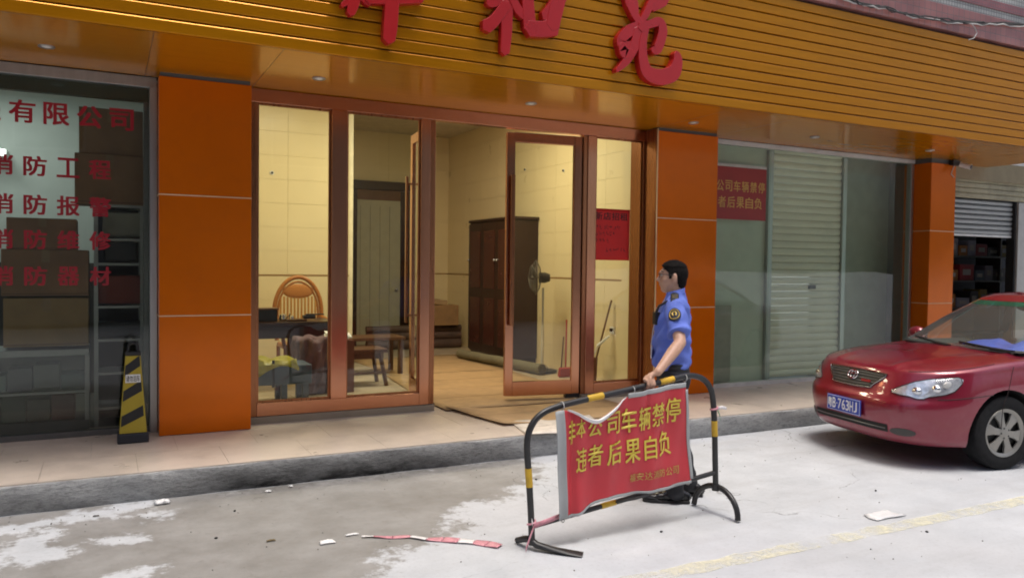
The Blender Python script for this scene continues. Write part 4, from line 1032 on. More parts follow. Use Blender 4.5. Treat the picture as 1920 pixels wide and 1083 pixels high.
# yellow and black folding warning post
wc = thing('warning_post', 'yellow and black striped pyramid warning post beside the orange column', 'warning post', (.195, 7.09, WZ))
yel = M('yellow_plastic', (.38, .29, .02), .45, var=.12, dirt=.2, dscale=6)
Zb, Zt = .205, .90
cxw, cyw = .195, 7.085
MB().box(cxw-.115, cxw+.115, cyw-.075, cyw+.095, Zb-.004, Zb+.075).build('base', M('navy_rubber', (.02, .022, .03), .7), wc, bevel=.01)
def py(u, z, off=0):                      # front face of the pyramid: u in -1..1
    t_ = (z-(Zb+.076))/(Zt-Zb-.076); hw = .100*(1-t_)+.055*t_
    return (cxw+u*hw, cyw-.062*(1-t_)-.025*t_-off, z)
mb = MB()
z0_, z1_ = Zb+.0762, Zt
f0 = [py(-1, z0_), py(1, z0_), py(1, z1_), py(-1, z1_)]; bk_ = [(v[0], 2*(cyw+.01)-v[1], v[2]) for v in f0]
mb.add(f0+bk_, [(0, 1, 2, 3), (5, 4, 7, 6), (1, 5, 6, 2), (4, 0, 3, 7), (3, 2, 6, 7), (0, 4, 5, 1)]); mb.build('body', yel, wc, bevel=.004)
for k in range(3):
    z = Zb+.13+k*.20
    MB().add([py(-.93, z, .002), py(-.93, z+.085, .002), py(.86, z+.165, .002), py(.86, z+.08, .002)], [(0, 3, 2, 1)]).build('stripe', black, wc)
MB().add([py(-.8, Zb+.48, .004), py(.8, Zb+.48, .004), py(.8, Zb+.545, .004), py(-.8, Zb+.545, .004)], [(0, 1, 2, 3)]).build('label_plate', whitep, wc)
mb = MB()
for i, ch in enumerate('请勿泊车'):
    g = glyph_fit(ch, lambda u, v, i=i: py(-.72+i*.37+u*.32, Zb+.488+v*.05, .0055), .01); mb.add(g.v, g.f)
mb.build('lettering', black, wc)
MB().box(cxw-.058, cxw+.058, cyw-.03, cyw+.05, Zt-.002, Zt+.03).build('cap', black, wc, bevel=.008)
MB().tube([(cxw-.035, cyw+.01, Zt+.02), (cxw-.03, cyw+.01, Zt+.085), (cxw, cyw+.01, Zt+.10), (cxw+.03, cyw+.01, Zt+.085), (cxw+.035, cyw+.01, Zt+.02)], .012, 8).build('handle', black, wc, smooth=True)

# ---------------------------------------------------------------- crowd barrier with banner
bA, bB = Vector((2.215, 4.041, 0)), Vector((3.677, 4.115, 0))
brz = math.atan2(bB.y-bA.y, bB.x-bA.x)
bar = thing('barrier', 'black and yellow steel tube barrier leaning to the left on the street', 'barrier', tuple(bA), brz)
ddx = (bB-bA).normalized(); nrm = Vector((-ddx.y, ddx.x, 0))
def bpl(x, y, off=0.):                    # a point of the barrier's own upright plane
    d = fw+right*((x-W_PX/2)/F_PX)+up*(-(y-H_PX/2)/F_PX); o = Vector((0, 0, CAM_H)); t = ((bA+nrm*off-o).dot(nrm))/d.dot(nrm); p = o+d*t
    return ((p-bA).dot(ddx), p.z)
blk = M('black_enamel', (.018, .018, .019), .38, var=.25, scale=12, dirt=.2)
yelp = M('yellow_enamel', (.62, .38, .02), .45, var=.15, scale=15, dirt=.25, dscale=8)
P0 = [(0.004, .03), (-.004, .2), (-.022, .43), (-.036, .58), (-.034, .66), (-.012, .725), (.03, .775), (.09, .808), (.16, .826), (.226, .838), (.44, .864), (.7, .893), (1.0, .930), (1.14, .948), (1.21, .952), (1.28, .940), (1.34, .912), (1.385, .867), (1.412, .81), (1.424, .74), (1.432, .66), (1.44, .55), (1.45, .35), (1.459, .175)]
TR = .0195
def cr(P_, m_=5):
    out = []
    for i in range(len(P_)-1):
        p = [Vector(P_[max(0, min(len(P_)-1, i+k))]) for k in (-1, 0, 1, 2)]
        for k in range(m_):
            t = k/m_; out.append(.5*((2*p[1])+(p[2]-p[0])*t+(2*p[0]-5*p[1]+4*p[2]-p[3])*t*t+(3*p[1]-p[0]-3*p[2]+p[3])*t**3))
    return out+[Vector(P_[-1])]
path = cr(P0, 4)
MB().tube([(p.x, 0, p.y) for p in path], TR, 14).build('frame_tube', blk, bar, smooth=True, local=True)
MB().tube([(-.002, 0, .138), (.7, 0, .205), (1.447, 0, .282)], .016, 12).build('lower_rail', blk, bar, smooth=True, local=True)
hoop = [(1.459+.012*math.sin(a), -.205*math.cos(a), .012+.172*math.sin(a)) for a in [math.pi*k/16 for k in range(17)]]
MB().tube(hoop, .0195, 12).build('foot_hoop', blk, bar, smooth=True, local=True)
MB().tube([(.0, .02, .06), (.02, -.03, .035), (.08, -.10, .022), (.15, -.17, .015), (.21, -.225, .010)], [(.022, .022), (.024, .02), (.026, .016), (.034, .010), (.036, .004)], 12).build('crushed_foot', blk, bar, smooth=True, local=True)
MB().tube([(.0, .02, .06), (-.01, .07, .045), (-.02, .13, .02)], [.021, .02, .018], 10).build('foot_stub', blk, bar, smooth=True, local=True)
MB().tube([(1.459, 0, .16), (1.459, 0, .20)], .026, 12).build('foot_collar', blk, bar, smooth=True, local=True)
def band(a, b_, lab='band'):
    n = 5; MB().tube([(a[0]+(b_[0]-a[0])*k/n, 0, a[1]+(b_[1]-a[1])*k/n) for k in range(n+1)], TR+.0015, 14).build('yellow_band', yelp, bar, smooth=True, local=True)
band((-.0175, .375), (-.0275, .485)); band((.385, .8575), (.50, .8715)); band((.95, .9235), (1.065, .9375)); band((1.4345, .635), (1.4415, .53))
n = 5; MB().tube([(.50+.11*k/n, 0, .186+.0107*k/n) for k in range(n+1)], .0176, 12).build('yellow_band', yelp, bar, smooth=True, local=True)

ban = thing('banner', 'red no-parking banner with yellow lettering tied to the steel barrier', 'banner', tuple(bA), brz)
def interp(pts, s):
    if s <= pts[0][0]: return pts[0][1]
    for (a, b_), (c, d) in zip(pts[:-1], pts[1:]):
        if s <= c: t = (s-a)/(c-a); t = t; return b_+(d-b_)*t
    return pts[-1][1]
OFF = -.040
top_px = [(1056, 768), (1075, 772), (1095, 781), (1112, 786), (1127, 780), (1142, 769), (1158, 757), (1172, 747), (1205, 738), (1245, 730), (1284, 722)]
bot_px = [(1063, 967), (1080, 961), (1100, 950), (1125, 936), (1150, 929), (1180, 924), (1215, 920), (1250, 913), (1275, 905), (1292, 899)]
TP = [bpl(*q, OFF) for q in top_px]; BP = [bpl(*q, OFF) for q in bot_px]
TPs = [tuple(v) for v in cr(TP, 3)]; BPs = [tuple(v) for v in cr(BP, 3)]
def edge_at(E_, u):
    x = u*(len(E_)-1); i = min(int(x), len(E_)-2); t = x-i; return (E_[i][0]*(1-t)+E_[i+1][0]*t, E_[i][1]*(1-t)+E_[i+1][1]*t)
def arc_param(E_):
    s0, s1 = E_[0][0], E_[-1][0]
    return lambda u: (s0+(s1-s0)*u, interp(E_, s0+(s1-s0)*u))
Tf, Bf = arc_param(TPs), arc_param(BPs)
def folds(s, z):
    y = .010*math.sin(s*19+z*2.0)+.006*math.sin(s*37-z*5)+.005*math.sin(z*14+s*6)
    y += -.022*math.exp(-((s-.30)/.05)**2)*(.4+z) + .018*math.exp(-((s-.255)/.022)**2)
    y += .016*math.exp(-((s-.46)/.12)**2)*math.exp(-((z-.80)/.10)**2)*-1.5
    y += .012*math.exp(-((s-.86+.12*(z-.5))/.018)**2)*math.exp(-((z-.80)/.2)**2)
    return y
def bpt(s, z, lift=0.): return (s, OFF+folds(s, z)-lift, z)
def cloth(u, v, lift=0.):
    t = Tf(u); b_ = Bf(u); s = b_[0]*(1-v)+t[0]*v; z = b_[1]*(1-v)+t[1]*v
    return bpt(s, z, lift)
redc = M('red_banner_fabric', (.54, .045, .058), .45, var=.07, scale=4, spec=.4)
greyc = M('grey_white_hem', (.36, .375, .38), .6, var=.08)
yelc = M('yellow_print', (.66, .52, .07), .5, var=.1, scale=20)
MB().grid(cloth, 130, 70).build('cloth', redc, ban, smooth=True, local=True, thick=.0012)
def hem(u0_, u1_, v0_, v1_, nu, nv, lift=.0025): return MB().grid(lambda u, v: cloth(u0_+(u1_-u0_)*u, v0_+(v1_-v0_)*v, lift), nu, nv)
lf = MB().grid(lambda u, v: (lambda a_: (a_[0]-.062+.064*u, a_[1]+.012*math.sin(u*3.1)-.003, a_[2]-.006*(1-u)))(cloth(0, v*1.02-.02)), 8, 30)
lf.build('left_hem', greyc, ban, smooth=True, local=True, thick=.0015)
hem(0.0, 1.0, -.022, .006, 60, 3, .0030).build('bottom_hem', greyc, ban, smooth=True, local=True, thick=.0012)
hem(.52, 1.0, .985, 1.035, 40, 3, .0028).build('top_hem', greyc, ban, smooth=True, local=True, thick=.0012)
hem(.992, 1.015, .02, .96, 3, 30, .0032).build('right_hem', greyc, ban, smooth=True, local=True, thick=.0012)
# curled-over top edge showing the white back
MB().grid(lambda u, v: (lambda a_: (a_[0], a_[1]-.012*math.sin(v*math.pi)-.003-.010*v, a_[2]+.010*math.sin(math.pi*v)-.022*v*math.sin(math.pi*u)))(cloth(.02+.47*u, 1.0)), 30, 8).build('curled_edge', M('white_banner_back', (.78, .78, .78), .5), ban, smooth=True, local=True, thick=.001)
boxes1 = dict(zip('非本公司车辆禁停', [(1062, 787, 1077, 832), (1078, 783, 1095, 819), (1101, 784, 1126, 817), (1134, 771, 1161, 813), (1166, 765, 1193, 811), (1197, 761, 1219, 806), (1221, 754, 1246, 798), (1249, 745, 1273, 791)]))
boxes2 = dict(zip('违者后果自负', [(1079, 838, 1098, 884), (1101, 832, 1129, 874), (1135, 826, 1165, 869), (1172, 822, 1200, 867), (1207, 816, 1228, 860), (1234, 807, 1258, 853)]))
mb = MB()
skew = {'非': -.5}
for bxs in (boxes1, boxes2):
    for ch, (xa, ya, xb, yb) in bxs.items():
        tilt = (xb-xa)*.22
        def fn(u, v, xa=xa, ya=ya, xb=xb, yb=yb, tilt=tilt):
            s, z = bpl(xa+(xb-xa)*u, yb+(ya-yb)*v-(u-.5)*tilt, OFF); return bpt(s, z, .0065)
        g = glyph_fit(ch, fn, .018); mb.add(g.v, g.f)
mb.build('lettering', yelc, ban, local=True)
mb = MB()
for i, ch in enumerate('福安达消防公司'):
    xa = 1181+i*13.3; ya = 889-i*2.6
    g = glyph_fit(ch, lambda u, v: (lambda q: bpt(q[0], q[1], .0065))(bpl(xa+11.5*u, ya+15-15*v-2.2*u, OFF)), .004); mb.add(g.v, g.f)
mb.build('small_lettering', M('dull_yellow_print', (.52, .36, .08), .5), ban, local=True)
tie = M('tie_string', (.5, .5, .48), .7)
for (s, z) in ((.20, .835), (1.16, .945), (.73, .893), (.215, .16), (1.20, .262)):
    MB().tube([(s+.0*k, TR*1.25*math.cos(k*.55)-.002, z-.004+TR*1.25*math.sin(k*.55)) for k in range(12)], .003, 6).build('tie', tie, ban, local=True)
# loose dark twigs of wire hanging on the lower rail
MB().tube([(.60, -.02, .205), (.72, -.05, .215), (.83, -.05, .225)], .008, 6).build('loose_wire', black, ban, local=True)
MB().tube([(.76, -.03, .22), (.86, -.06, .205), (.91, -.08, .18)], .004, 6).build('loose_wire', black, ban, local=True)

# plastic tape knotted to the post and lying on the street
redt = M('red_tape', (.60, .26, .31), .35, var=.25, scale=30); wht = M('white_tape', (.78, .76, .76), .4, var=.08)
tp = thing('knotted_tape', 'red and white plastic tape knotted round the left barrier post', 'tape', tuple(bA+Vector((0, 0, .13))), brz)
MB().tube([(TR*1.2*math.cos(k*.5), TR*1.2*math.sin(k*.5), .005+.003*k) for k in range(14)], .006, 6).build('knot', redt, tp, smooth=True, local=True)
def ribbon(pts, w, nm, mat, par, up_=(0, 0, 1)):
    mb = MB(); vs = []
    for i, p in enumerate(pts):
        q, wv = Vector(p[:3]), Vector(p[3:6]) if len(p) > 3 else Vector(up_)
        vs += [q-wv*w/2, q+wv*w/2]
    mb.add(vs, [(2*i, 2*i+2, 2*i+3, 2*i+1) for i in range(len(pts)-1)])
    o = mb.build(nm, mat, par, smooth=True, thick=.0008, local=True); return o
for o_, nm, mat in (([(0, -.025, .01), (-.04, -.06, -.02), (-.085, -.10, -.05), (-.11, -.12, -.075)], 'tail', redt), ([(.0, -.028, .02), (.10, -.025, .035), (.24, -.03, .065)], 'tail', redt), ([(-.01, -.03, .03), (-.02, -.035, .055)], 'tail', wht)):
    ribbon(o_, .03, nm, mat, tp)
tg = thing('fallen_tape', 'strip of red and white tape lying on the street left of the barrier', 'tape', (1.7, 4.5, 0))
pts = [px(x, y, Z=.008) for x, y in ((678, 1005), (700, 1004), (735, 1006), (770, 1005), (800, 1009), (830, 1010), (860, 1013), (888, 1014), (912, 1018), (938, 1023))]
for i in range(len(pts)-1):
    mb = MB(); a, c = pts[i], pts[i+1]; d = (c-a).normalized(); w_ = Vector((-d.y, d.x, 0))
    wl_ = (.020, .034, .038, .03, .058, .07, .075, .08, .08, .065); ww, w2 = wl_[i], wl_[i+1]
    def f(u, v): q = a.lerp(c, u)+w_*((v-.5)*(ww*(1-u)+w2*u)); return (q.x, q.y, q.z+.0035*math.sin((i+u)*2.2+v*2)+.0005)
    mb.grid(f, 6, 4).build('red_stretch' if i in (1, 2, 4, 5, 7, 8) else 'white_stretch', redt if i in (1, 2, 4, 5, 7, 8) else wht, tg, smooth=True, thick=.0008)
kt = thing('tape_scrap', 'scrap of red and white tape tied to the right barrier post', 'tape', tuple(bA+ddx*1.43+Vector((0, 0, .70))), brz)
MB().tube([(TR*1.2*math.cos(k*.5), TR*1.2*math.sin(k*.5), .002*k) for k in range(14)], .007, 6).build('knot', redt, kt, smooth=True, local=True)
ribbon([(.02, -.01, .015), (.05, -.02, .025), (.085, -.03, .015)], .022, 'tail', wht, kt); ribbon([(.02, -.01, .01), (.035, -.02, -.03), (.03, -.03, -.06)], .018, 'tail', M('green_string', (.2, .4, .25), .6), kt)

# litter
def scrap(label, x, y, sx, sy, sz, mat, seed, name='paper_scrap', cat='litter', Zg=0.):
    q = px(x, y, Z=Zg); r_ = random.Random(seed)
    mb = MB()
    hs = [[r_.uniform(0, 1) for _ in range(9)] for _ in range(9)]
    def f(u, v):
        i, j = min(int(u*8), 8), min(int(v*8), 8); e = min(u, 1-u, v, 1-v)
        h = sz*(.25+.75*hs[i][j])*min(1, e*6+.15)
        a = 1+.10*math.sin(3*math.atan2(v-.5, u-.5)+seed)
        return (q.x+(u-.5)*sx*a, q.y+(v-.5)*sy*a, q.z+.006+h)
    return tag(mb.grid(f, 8, 8).build(name, mat, None, smooth=True, thick=.002), label, cat)
scrap('crumpled white tissue on the street against the kerb', 304, 944, .10, .06, .03, paper, 1)
scrap('crumpled white paper scrap stuck on the stained kerb', 571, 884, .09, .05, .03, paper, 2, Zg=.0)
scrap('flat white paper scrap lying on the grey street patch', 613, 1017, .085, .06, .010, paper, 3)
scrap('crumpled white plastic bag near the yellow line', 1655, 967, .26, .13, .018, M('dull_plastic_film', (.66, .66, .66), .5), 4, 'plastic_bag')
scrap('tiny white scrap at the foot of the kerb', 545, 913, .03, .02, .012, paper, 5)
scrap('small white scrap on the street below the kerb stain', 503, 922, .04, .025, .010, paper, 6)
scrap('thin white paper strip beside the fallen tape', 660, 1003, .08, .02, .006, paper, 8)
scrap('dry leaf near the middle of the grey patch', 508, 1014, .05, .02, .006, M('dry_leaf', (.16, .12, .06), .8), 9, 'dry_leaf')
scrap('dark leaf left of the grey patch middle', 180, 968, .035, .015, .004, M('dark_leaf', (.05, .04, .03), .8), 10, 'dry_leaf')
for i, (x, y, lab) in enumerate(((405, 1009, 'black pebble in the grey patch'), (440, 958, 'small black pebble on the grey patch nearer the kerb'), (1005, 899, 'dark pebble just right of the barrier post'), (1240, 997, 'dark pebble under the barrier shadow'), (1642, 920, 'dark pebble on the pale street beyond the plastic bag'), (1738, 997, 'dark pebble on the pale street right of the yellow line'))):
    q = px(x, y, Z=0)
    tag(MB().ell((q.x, q.y, .005), (.011, .008, .006), 8, 6, Matrix.Rotation(i, 3, 'Z')).build('pebble', black), lab, 'pebble', 'pebbles on the street')
# loose grit on the street
mb = MB(); rgt = random.Random(21)
for k in range(240):
    x, y = rgt.uniform(-1.2, 6.5), rgt.uniform(2.2, 5.98) if k % 3 else rgt.uniform(5.6, 5.99)
    r_ = rgt.uniform(.002, .005); mb.ell((x, y, r_*.6), (r_*rgt.uniform(.8, 1.6), r_, r_*.8), 5, 3)
tag(mb.build('street_grit', M('grit', (.22, .21, .195), .9, var=.4, scale=40)), 'loose grit and specks scattered over the street', 'grit', kind='stuff')
# ---------------------------------------------------------------- red saloon car
CAR = (5.965, 4.99); CAR_A = -.193
car = thing('parked_car', 'dusty red saloon car parked beside the kerb, nose to the left', 'car', (CAR[0], CAR[1], 0), math.pi+CAR_A)
paint = M('red_car_paint', (.225, .007, .027), .32, metal=.25, var=.06, scale=2, coat=1., dirt=.16, dscale=2.2, dcol=(.40, .27, .28))
#        xf    zf    w     zs    xr     zr
RG = [(-.35, .185, .02, .19, -4.2, .22), (-.14, .185, .70, .19, -4.42, .23), (-.035, .225, .80, .215, -4.50, .28), (-.005, .33, .830, .34, -4.52, .40), (.010, .45, .848, .46, -4.53, .52),
      (.004, .535, .853, .56, -4.53, .60), (-.030, .590, .853, .63, -4.51, .66), (-.065, .67, .848, .73, -4.49, .78), (-.105, .757, .832, .83, -4.47, .90),
      (-.155, .818, .806, .902, -4.43, .985), (-.32, .866, .650, .930, -4.35, 1.02), (-.58, .905, .36, .958, -4.2, 1.035), (-.75, .92, .0, .968, -4.1, 1.04)]
def ringv(k, j):
    i = max(0, min(len(RG)-2, int(k))); t = k-i
    p = [RG[max(0, min(len(RG)-1, i+d))][j] for d in (-1, 0, 1, 2)]
    return .5*((2*p[1])+(p[2]-p[0])*t+(2*p[0]-5*p[1]+4*p[2]-p[3])*t*t+(3*p[1]-p[0]-3*p[2]+p[3])*t**3)
def sst(x): x = max(0., min(1., x)); return x*x*(3-2*x)
EXP = 2/3.1
def plan(t, xf, w, xr, Lf, Lr):
    """t 0..1 nose arc, 1..2 flank, 2..3 tail arc"""
    if t <= 1:
        th = t*math.pi/2; c, s = max(0, math.cos(th)), max(0, math.sin(th)); return xf-Lf*(1-c**EXP), w*s**EXP
    if t <= 2: return (xf-Lf)+(xr+Lr-(xf-Lf))*(t-1), w
    th = (3-t)*math.pi/2; c, s = max(0, math.cos(th)), max(0, math.sin(th)); return xr+Lr*(1-c**EXP), w*s**EXP
def body(t, k, sd=1, off=0.):
    xf, zf, w, zs, xr, zr = [ringv(k, j) for j in range(6)]; w = max(0, w)
    x, y = plan(t, xf, w, xr, .80, .6)
    z = zf+(zs-zf)*sst((xf-x)/max(.01, xf+1.25)) if x > -1.25 else (zs+.02*sst((-1.25-x)/1.5) if x > -3.4 else zs+.02+(zr-zs-.02)*sst((-3.4-x)/max(.05, -3.4-xr)))
    if k > 8.6 and x > -1.3:                                   # raised crease along the bonnet
        yc = .36+.22*sst((-x-.2)/1.0); z += .016*math.exp(-((y-yc)/.032)**2)*sst((k-8.6)/.8)
    p = Vector((x, sd*y, z))
    if off:
        e = 1e-3
        a = body(min(3, t+e), k, sd)-body(max(0, t-e), k, sd); b_ = body(t, min(12, k+e), sd)-body(t, max(0, k-e), sd); n_ = a.cross(b_)*(1 if sd > 0 else -1)
        if n_.length > 1e-12:
            n_.normalize()
            if n_.dot(Vector((0 if abs(y) < 1e-6 else 0, sd*y, 0))+Vector((x+2.2, 0, .15))) < 0: n_ = -n_
            p += n_*off
    return p
ts = [i/30 for i in range(30)]+[1+i/40 for i in range(40)]+[2+i/18 for i in range(19)]
ks = [i/4 for i in range(4*(len(RG)-1)+1)]
mb = MB()
for sd in (1, -1):
    vs = [body(t, k, sd) for k in ks for t in ts]; nt_s = len(ts)
    mb.add(vs, [(j*nt_s+i, j*nt_s+i+1, (j+1)*nt_s+i+1, (j+1)*nt_s+i) for j in range(len(ks)-1) for i in range(nt_s-1)])
vb = [body(t, 0, 1) for t in ts]; vb2 = [body(t, 0, -1) for t in ts]
mb.add(vb+vb2, [(i, i+1, len(vb)+i+1, len(vb)+i) for i in range(len(vb)-1)])
me_b = mb.mesh('body', paint, True)
bm_ = bmesh.new(); bm_.from_mesh(me_b); bmesh.ops.remove_doubles(bm_, verts=bm_.verts, dist=1e-4); bmesh.ops.dissolve_degenerate(bm_, dist=1e-5, edges=bm_.edges); bmesh.ops.recalc_face_normals(bm_, faces=bm_.faces); bm_.to_mesh(me_b); bm_.free()
bo = bpy.data.objects.new('tmp_body', me_b); C.objects.link(bo)
WX = (-.905, -3.505); WY, WR = .745, .312
cutm = MB()
for x in WX:
    for sd in (1, -1):
        y0_, y1_ = (.50, 1.1) if sd > 0 else (-1.1, -.50); n_ = 40
        vs = [(x+.365*math.cos(2*math.pi*k/n_), yy, .315+.362*math.sin(2*math.pi*k/n_)) for yy in (y0_, y1_) for k in range(n_)]
        cutm.add(vs, [tuple(range(n_)), tuple(range(2*n_-1, n_-1, -1))]+[(k, (k+1) % n_, n_+(k+1) % n_, n_+k) for k in range(n_)])
co = bpy.data.objects.new('tmp_cut', cutm.mesh('cut', dark)); C.objects.link(co)
md = bo.modifiers.new('b', 'BOOLEAN'); md.object = co; md.operation = 'DIFFERENCE'; md.solver = 'EXACT'
try: md.material_mode = 'TRANSFER'
except Exception: pass
dg = bpy.context.evaluated_depsgraph_get(); dg.update()
me2 = bpy.data.meshes.new_from_object(bo.evaluated_get(dg)); bpy.data.objects.remove(bo); bpy.data.objects.remove(co)
me2.polygons.foreach_set('use_smooth', [True]*len(me2.polygons))
try: me2.set_sharp_from_angle(angle=R(38))
except Exception: pass
link('body', me2, car, local=True)
def patch(name, mat, tfun, kfun, sd, nu, nv, off, par=car, thick=0):
    mb = MB(); mb.grid(lambda u, v: body(tfun(u, v), kfun(u, v), sd, off), nu, nv); return mb.build(name, mat, par, smooth=True, local=True, thick=thick)
def loop_tube(name, mat, pts, r, par=car, closed=True): return MB().tube(pts, r, 6, closed=closed).build(name, mat, par, smooth=True, local=True)
def t_of_y(y, k):
    w = ringv(k, 2); return 2/math.pi*math.asin(min(1, (abs(y)/w))**(1/EXP))
chrome = M('chrome', (.75, .75, .75), .08, metal=1, var=.02); seam = M('panel_gap', (.015, .004, .005), .7)
refl = M('lamp_reflector', (.80, .81, .82), .22, metal=.7, var=.30, scale=26, bump=.7, bscale=16)
lampg = glass_mat('lamp_lens', (.97, .98, 1.0))
amber = M('amber_lamp', (.55, .30, .12), .2)
lerp = lambda pts, u: interp(pts, u)
kt_ = [(0, 6.70), (.12, 7.15), (.3, 7.65), (.5, 7.95), (.75, 8.12), (.92, 8.15), (1, 7.85)]; kb_ = [(0, 6.45), (.12, 6.30), (.30, 6.22), (.40, 6.02), (.50, 6.05), (.57, 6.30), (.8, 6.55), (.92, 6.85), (1, 7.55)]
for sd in (1, -1):
    tf = lambda u, v: .245+.525*u
    kf = lambda u, v: lerp(kb_, u)*(1-v)+lerp(kt_, u)*v
    hl = patch('headlight', refl, tf, kf, sd, 26, 8, .004)
    mbl = MB(); mbl.grid(lambda u, v: body(tf(u, v), kf(u, v), sd, .006+.022*math.sin(math.pi*min(1, max(0, u)))**.5*math.sin(math.pi*v)**.5), 26, 8)
    mbl.build('lens', lampg, hl, smooth=True, local=True)
    for u in (.36, .64): c_ = body(tf(u, .5), kf(u, .45), sd, -.012); MB().ell(c_, (.035, .050, .036)).build('bulb_dish', chrome, hl, smooth=True, local=True)
    c_ = body(tf(.80, .5), kf(.8, .55), sd, .004); MB().ell(c_, (.05, .012, .03)).build('indicator', M('indicator_bowl', (.62, .60, .56), .3, metal=.3), hl, smooth=True, local=True)
    out = [body(tf(i/24, 0), kf(i/24, 0), sd, .005) for i in range(25)]+[body(tf(1-i/24, 1), kf(1-i/24, 1), sd, .005) for i in range(1, 24)]
    loop_tube('gasket', seam, out, .0035, hl)
    # fog lamp recess
    fg = patch('fog_recess', M('recess_plastic', (.06, .055, .05), .5), lambda u, v: t_of_y(.475, 3)+(t_of_y(.66, 3)-t_of_y(.475, 3))*u, lambda u, v: 2.75+.28*math.sqrt(max(0, 1-(2*u-1)**2))*(2*v-1)+.02, sd, 16, 6, .004)
    # bonnet shut line
    shut = [body(t_of_y(.52, 8.6)+(.95-t_of_y(.52, 8.6))*i/20 if i < 20 else .95, 8.75+.5*i/20, sd, .0005) for i in range(21)]
    MB().tube(shut, .0032, 5).build('bonnet_gap', seam, car, smooth=True, local=True)
gt = lambda u, v: t_of_y(abs(u-.5)*2*(.255+.10*v), 7) if True else 0
def gridp(u, v, off=.004):
    y = (u-.5)*2*(.245+.115*sst(v)); k = 6.55+(8.0-6.55)*v+.10*(1-abs(2*u-1)**2)*(2*v-1)
    return body(t_of_y(y, min(9, k)), k, 1 if y >= 0 else -1, off)
gr = MB().grid(lambda u, v: gridp(u, v), 24, 8).build('grille', M('grille_dark', (.035, .035, .037), .45), car, smooth=True, local=True)
for v in (.18, .36, .54, .72, .88): MB().tube([gridp(.03+.94*i/20, v, .008) for i in range(21)], .0045, 5).build('bar', M('grille_bar', (.12, .12, .125), .35, metal=.4), gr, smooth=True, local=True)
ol = [gridp(i/20, 0, .007) for i in range(21)]+[gridp(1, i/8, .007) for i in range(1, 8)]+[gridp(1-i/20, 1, .007) for i in range(21)]+[gridp(0, 1-i/8, .007) for i in range(1, 8)]
loop_tube('surround', M('dark_chrome', (.25, .25, .26), .2, metal=.9), ol, .007, gr)
e0 = gridp(.5, .62, .020); ed = (gridp(.5, .75)-gridp(.5, .5)).normalized()
mb = MB()
def epl(a, rx_, rz_, cx_=0, cz_=0): return (e0.x+ed.x*(rz_*math.sin(a)+cz_), rx_*math.cos(a)+cx_, e0.z+ed.z*(rz_*math.sin(a)+cz_))
mb.tube([epl(2*math.pi*k/28, .060, .041) for k in range(28)], .006, 6, closed=True); mb.tube([epl(2*math.pi*k/24, .024, .036) for k in range(24)], .005, 6, closed=True); mb.tube([epl(2*math.pi*k/24, .046, .015, 0, .022) for k in range(24)], .005, 6, closed=True)
mb.build('emblem', chrome, gr, smooth=True, local=True)
rb_ = gridp(.80, .40, .012); MB().box(rb_.x-.004, rb_.x+.004, rb_.y-.055, rb_.y+.055, rb_.z-.010, rb_.z+.010).build('badge', M('red_badge', (.45, .03, .03), .4), gr, local=True)
# lower intake
def intp(u, v, off=.004):
    y = (u-.5)*2*.46; k = 2.62+.55*v+.05*math.cos(3.14*(u-.5)); return body(t_of_y(y, k), k, 1 if y >= 0 else -1, off)
it_ = MB().grid(lambda u, v: intp(u, v), 24, 4).build('lower_intake', M('intake_dark', (.012, .010, .010), .7), car, smooth=True, local=True)
MB().tube([intp(.02+.96*i/20, .5, .008) for i in range(21)], .006, 5).build('bar', M('grille_bar', (.12, .12, .125), .35, metal=.4), it_, smooth=True, local=True)
# bumper seam
for sd in (1, -1): MB().tube([body(.62+.36*i/14, 6.05+.5*sst(i/14)*.4, sd, .0005) for i in range(15)], .0032, 5).build('bumper_seam', seam, car, smooth=True, local=True)
# number plate
blue = M('plate_blue', (.025, .06, .42), .4, var=.04)
pl_ = MB().box(.022, .032, -.22, .22, .375, .515).build('number_plate', blue, car, bevel=.003, local=True)
MB().box(.0, .0215, -.17, .17, .39, .50).build('plate_holder', black, pl_, local=True)
whp = M('plate_white', (.82, .82, .82), .4)
mb = MB()
GLYPH_AX = Vector((1, 0, 0))
for i, (ch, y0_, w_) in enumerate((('粤', -.205, .055), ('B', -.143, .045), ('7', -.070, .045), ('6', -.018, .045), ('3', .034, .045), ('H', .086, .045), ('J', .140, .040))):
    g = glyph_fit(ch, lambda u, v: (.0335, y0_+u*w_, .397+v*.096), .03); mb.add(g.v, g.f)
GLYPH_AX = Vector((0, -1, 0))
mb.ell((.0335, -.084, .445), (.001, .007, .007), 8, 6)
mb.build('plate_lettering', whp, pl_, local=True)
mb = MB()
for a, b_, c_, d in ((-.214, .214, .507, .510), (-.214, .214, .380, .383), (-.214, -.211, .383, .507), (.211, .214, .383, .507)): mb.box(.0325, .0335, a, b_, c_, d)
mb.build('plate_border', whp, pl_, local=True)
# greenhouse
GR = [(-1.13, .955, .735, .955, -3.93, 1.035), (-1.55, 1.19, .665, 1.19, -3.52, 1.24), (-1.93, 1.382, .575, 1.385, -3.15, 1.40), (-2.03, 1.425, .51, 1.432, -3.05, 1.44), (-2.25, 1.452, .28, 1.462, -2.9, 1.465), (-2.4, 1.460, 0, 1.470, -2.8, 1.47)]
def gv_(k, j):
    i = max(0, min(len(GR)-2, int(k))); t = k-i; return GR[i][j]*(1-t)+GR[i+1][j]*t
def gh(t, k, sd, off=0.):
    xf, zf, w, zs, xr, zr = [gv_(k, j) for j in range(6)]
    x, y = plan(t, xf, w, xr, .34, .34); a = (xf-x)/(xf-xr)
    z = zf*(1-a)+zr*a+(.02*math.sin(math.pi*a) if k < 2.5 else .012*math.sin(math.pi*a))
    p = Vector((x, sd*y, z))
    if off:
        q = Vector((x+2.5, sd*y*1.6, .35)).normalized(); p += q*off
    return p
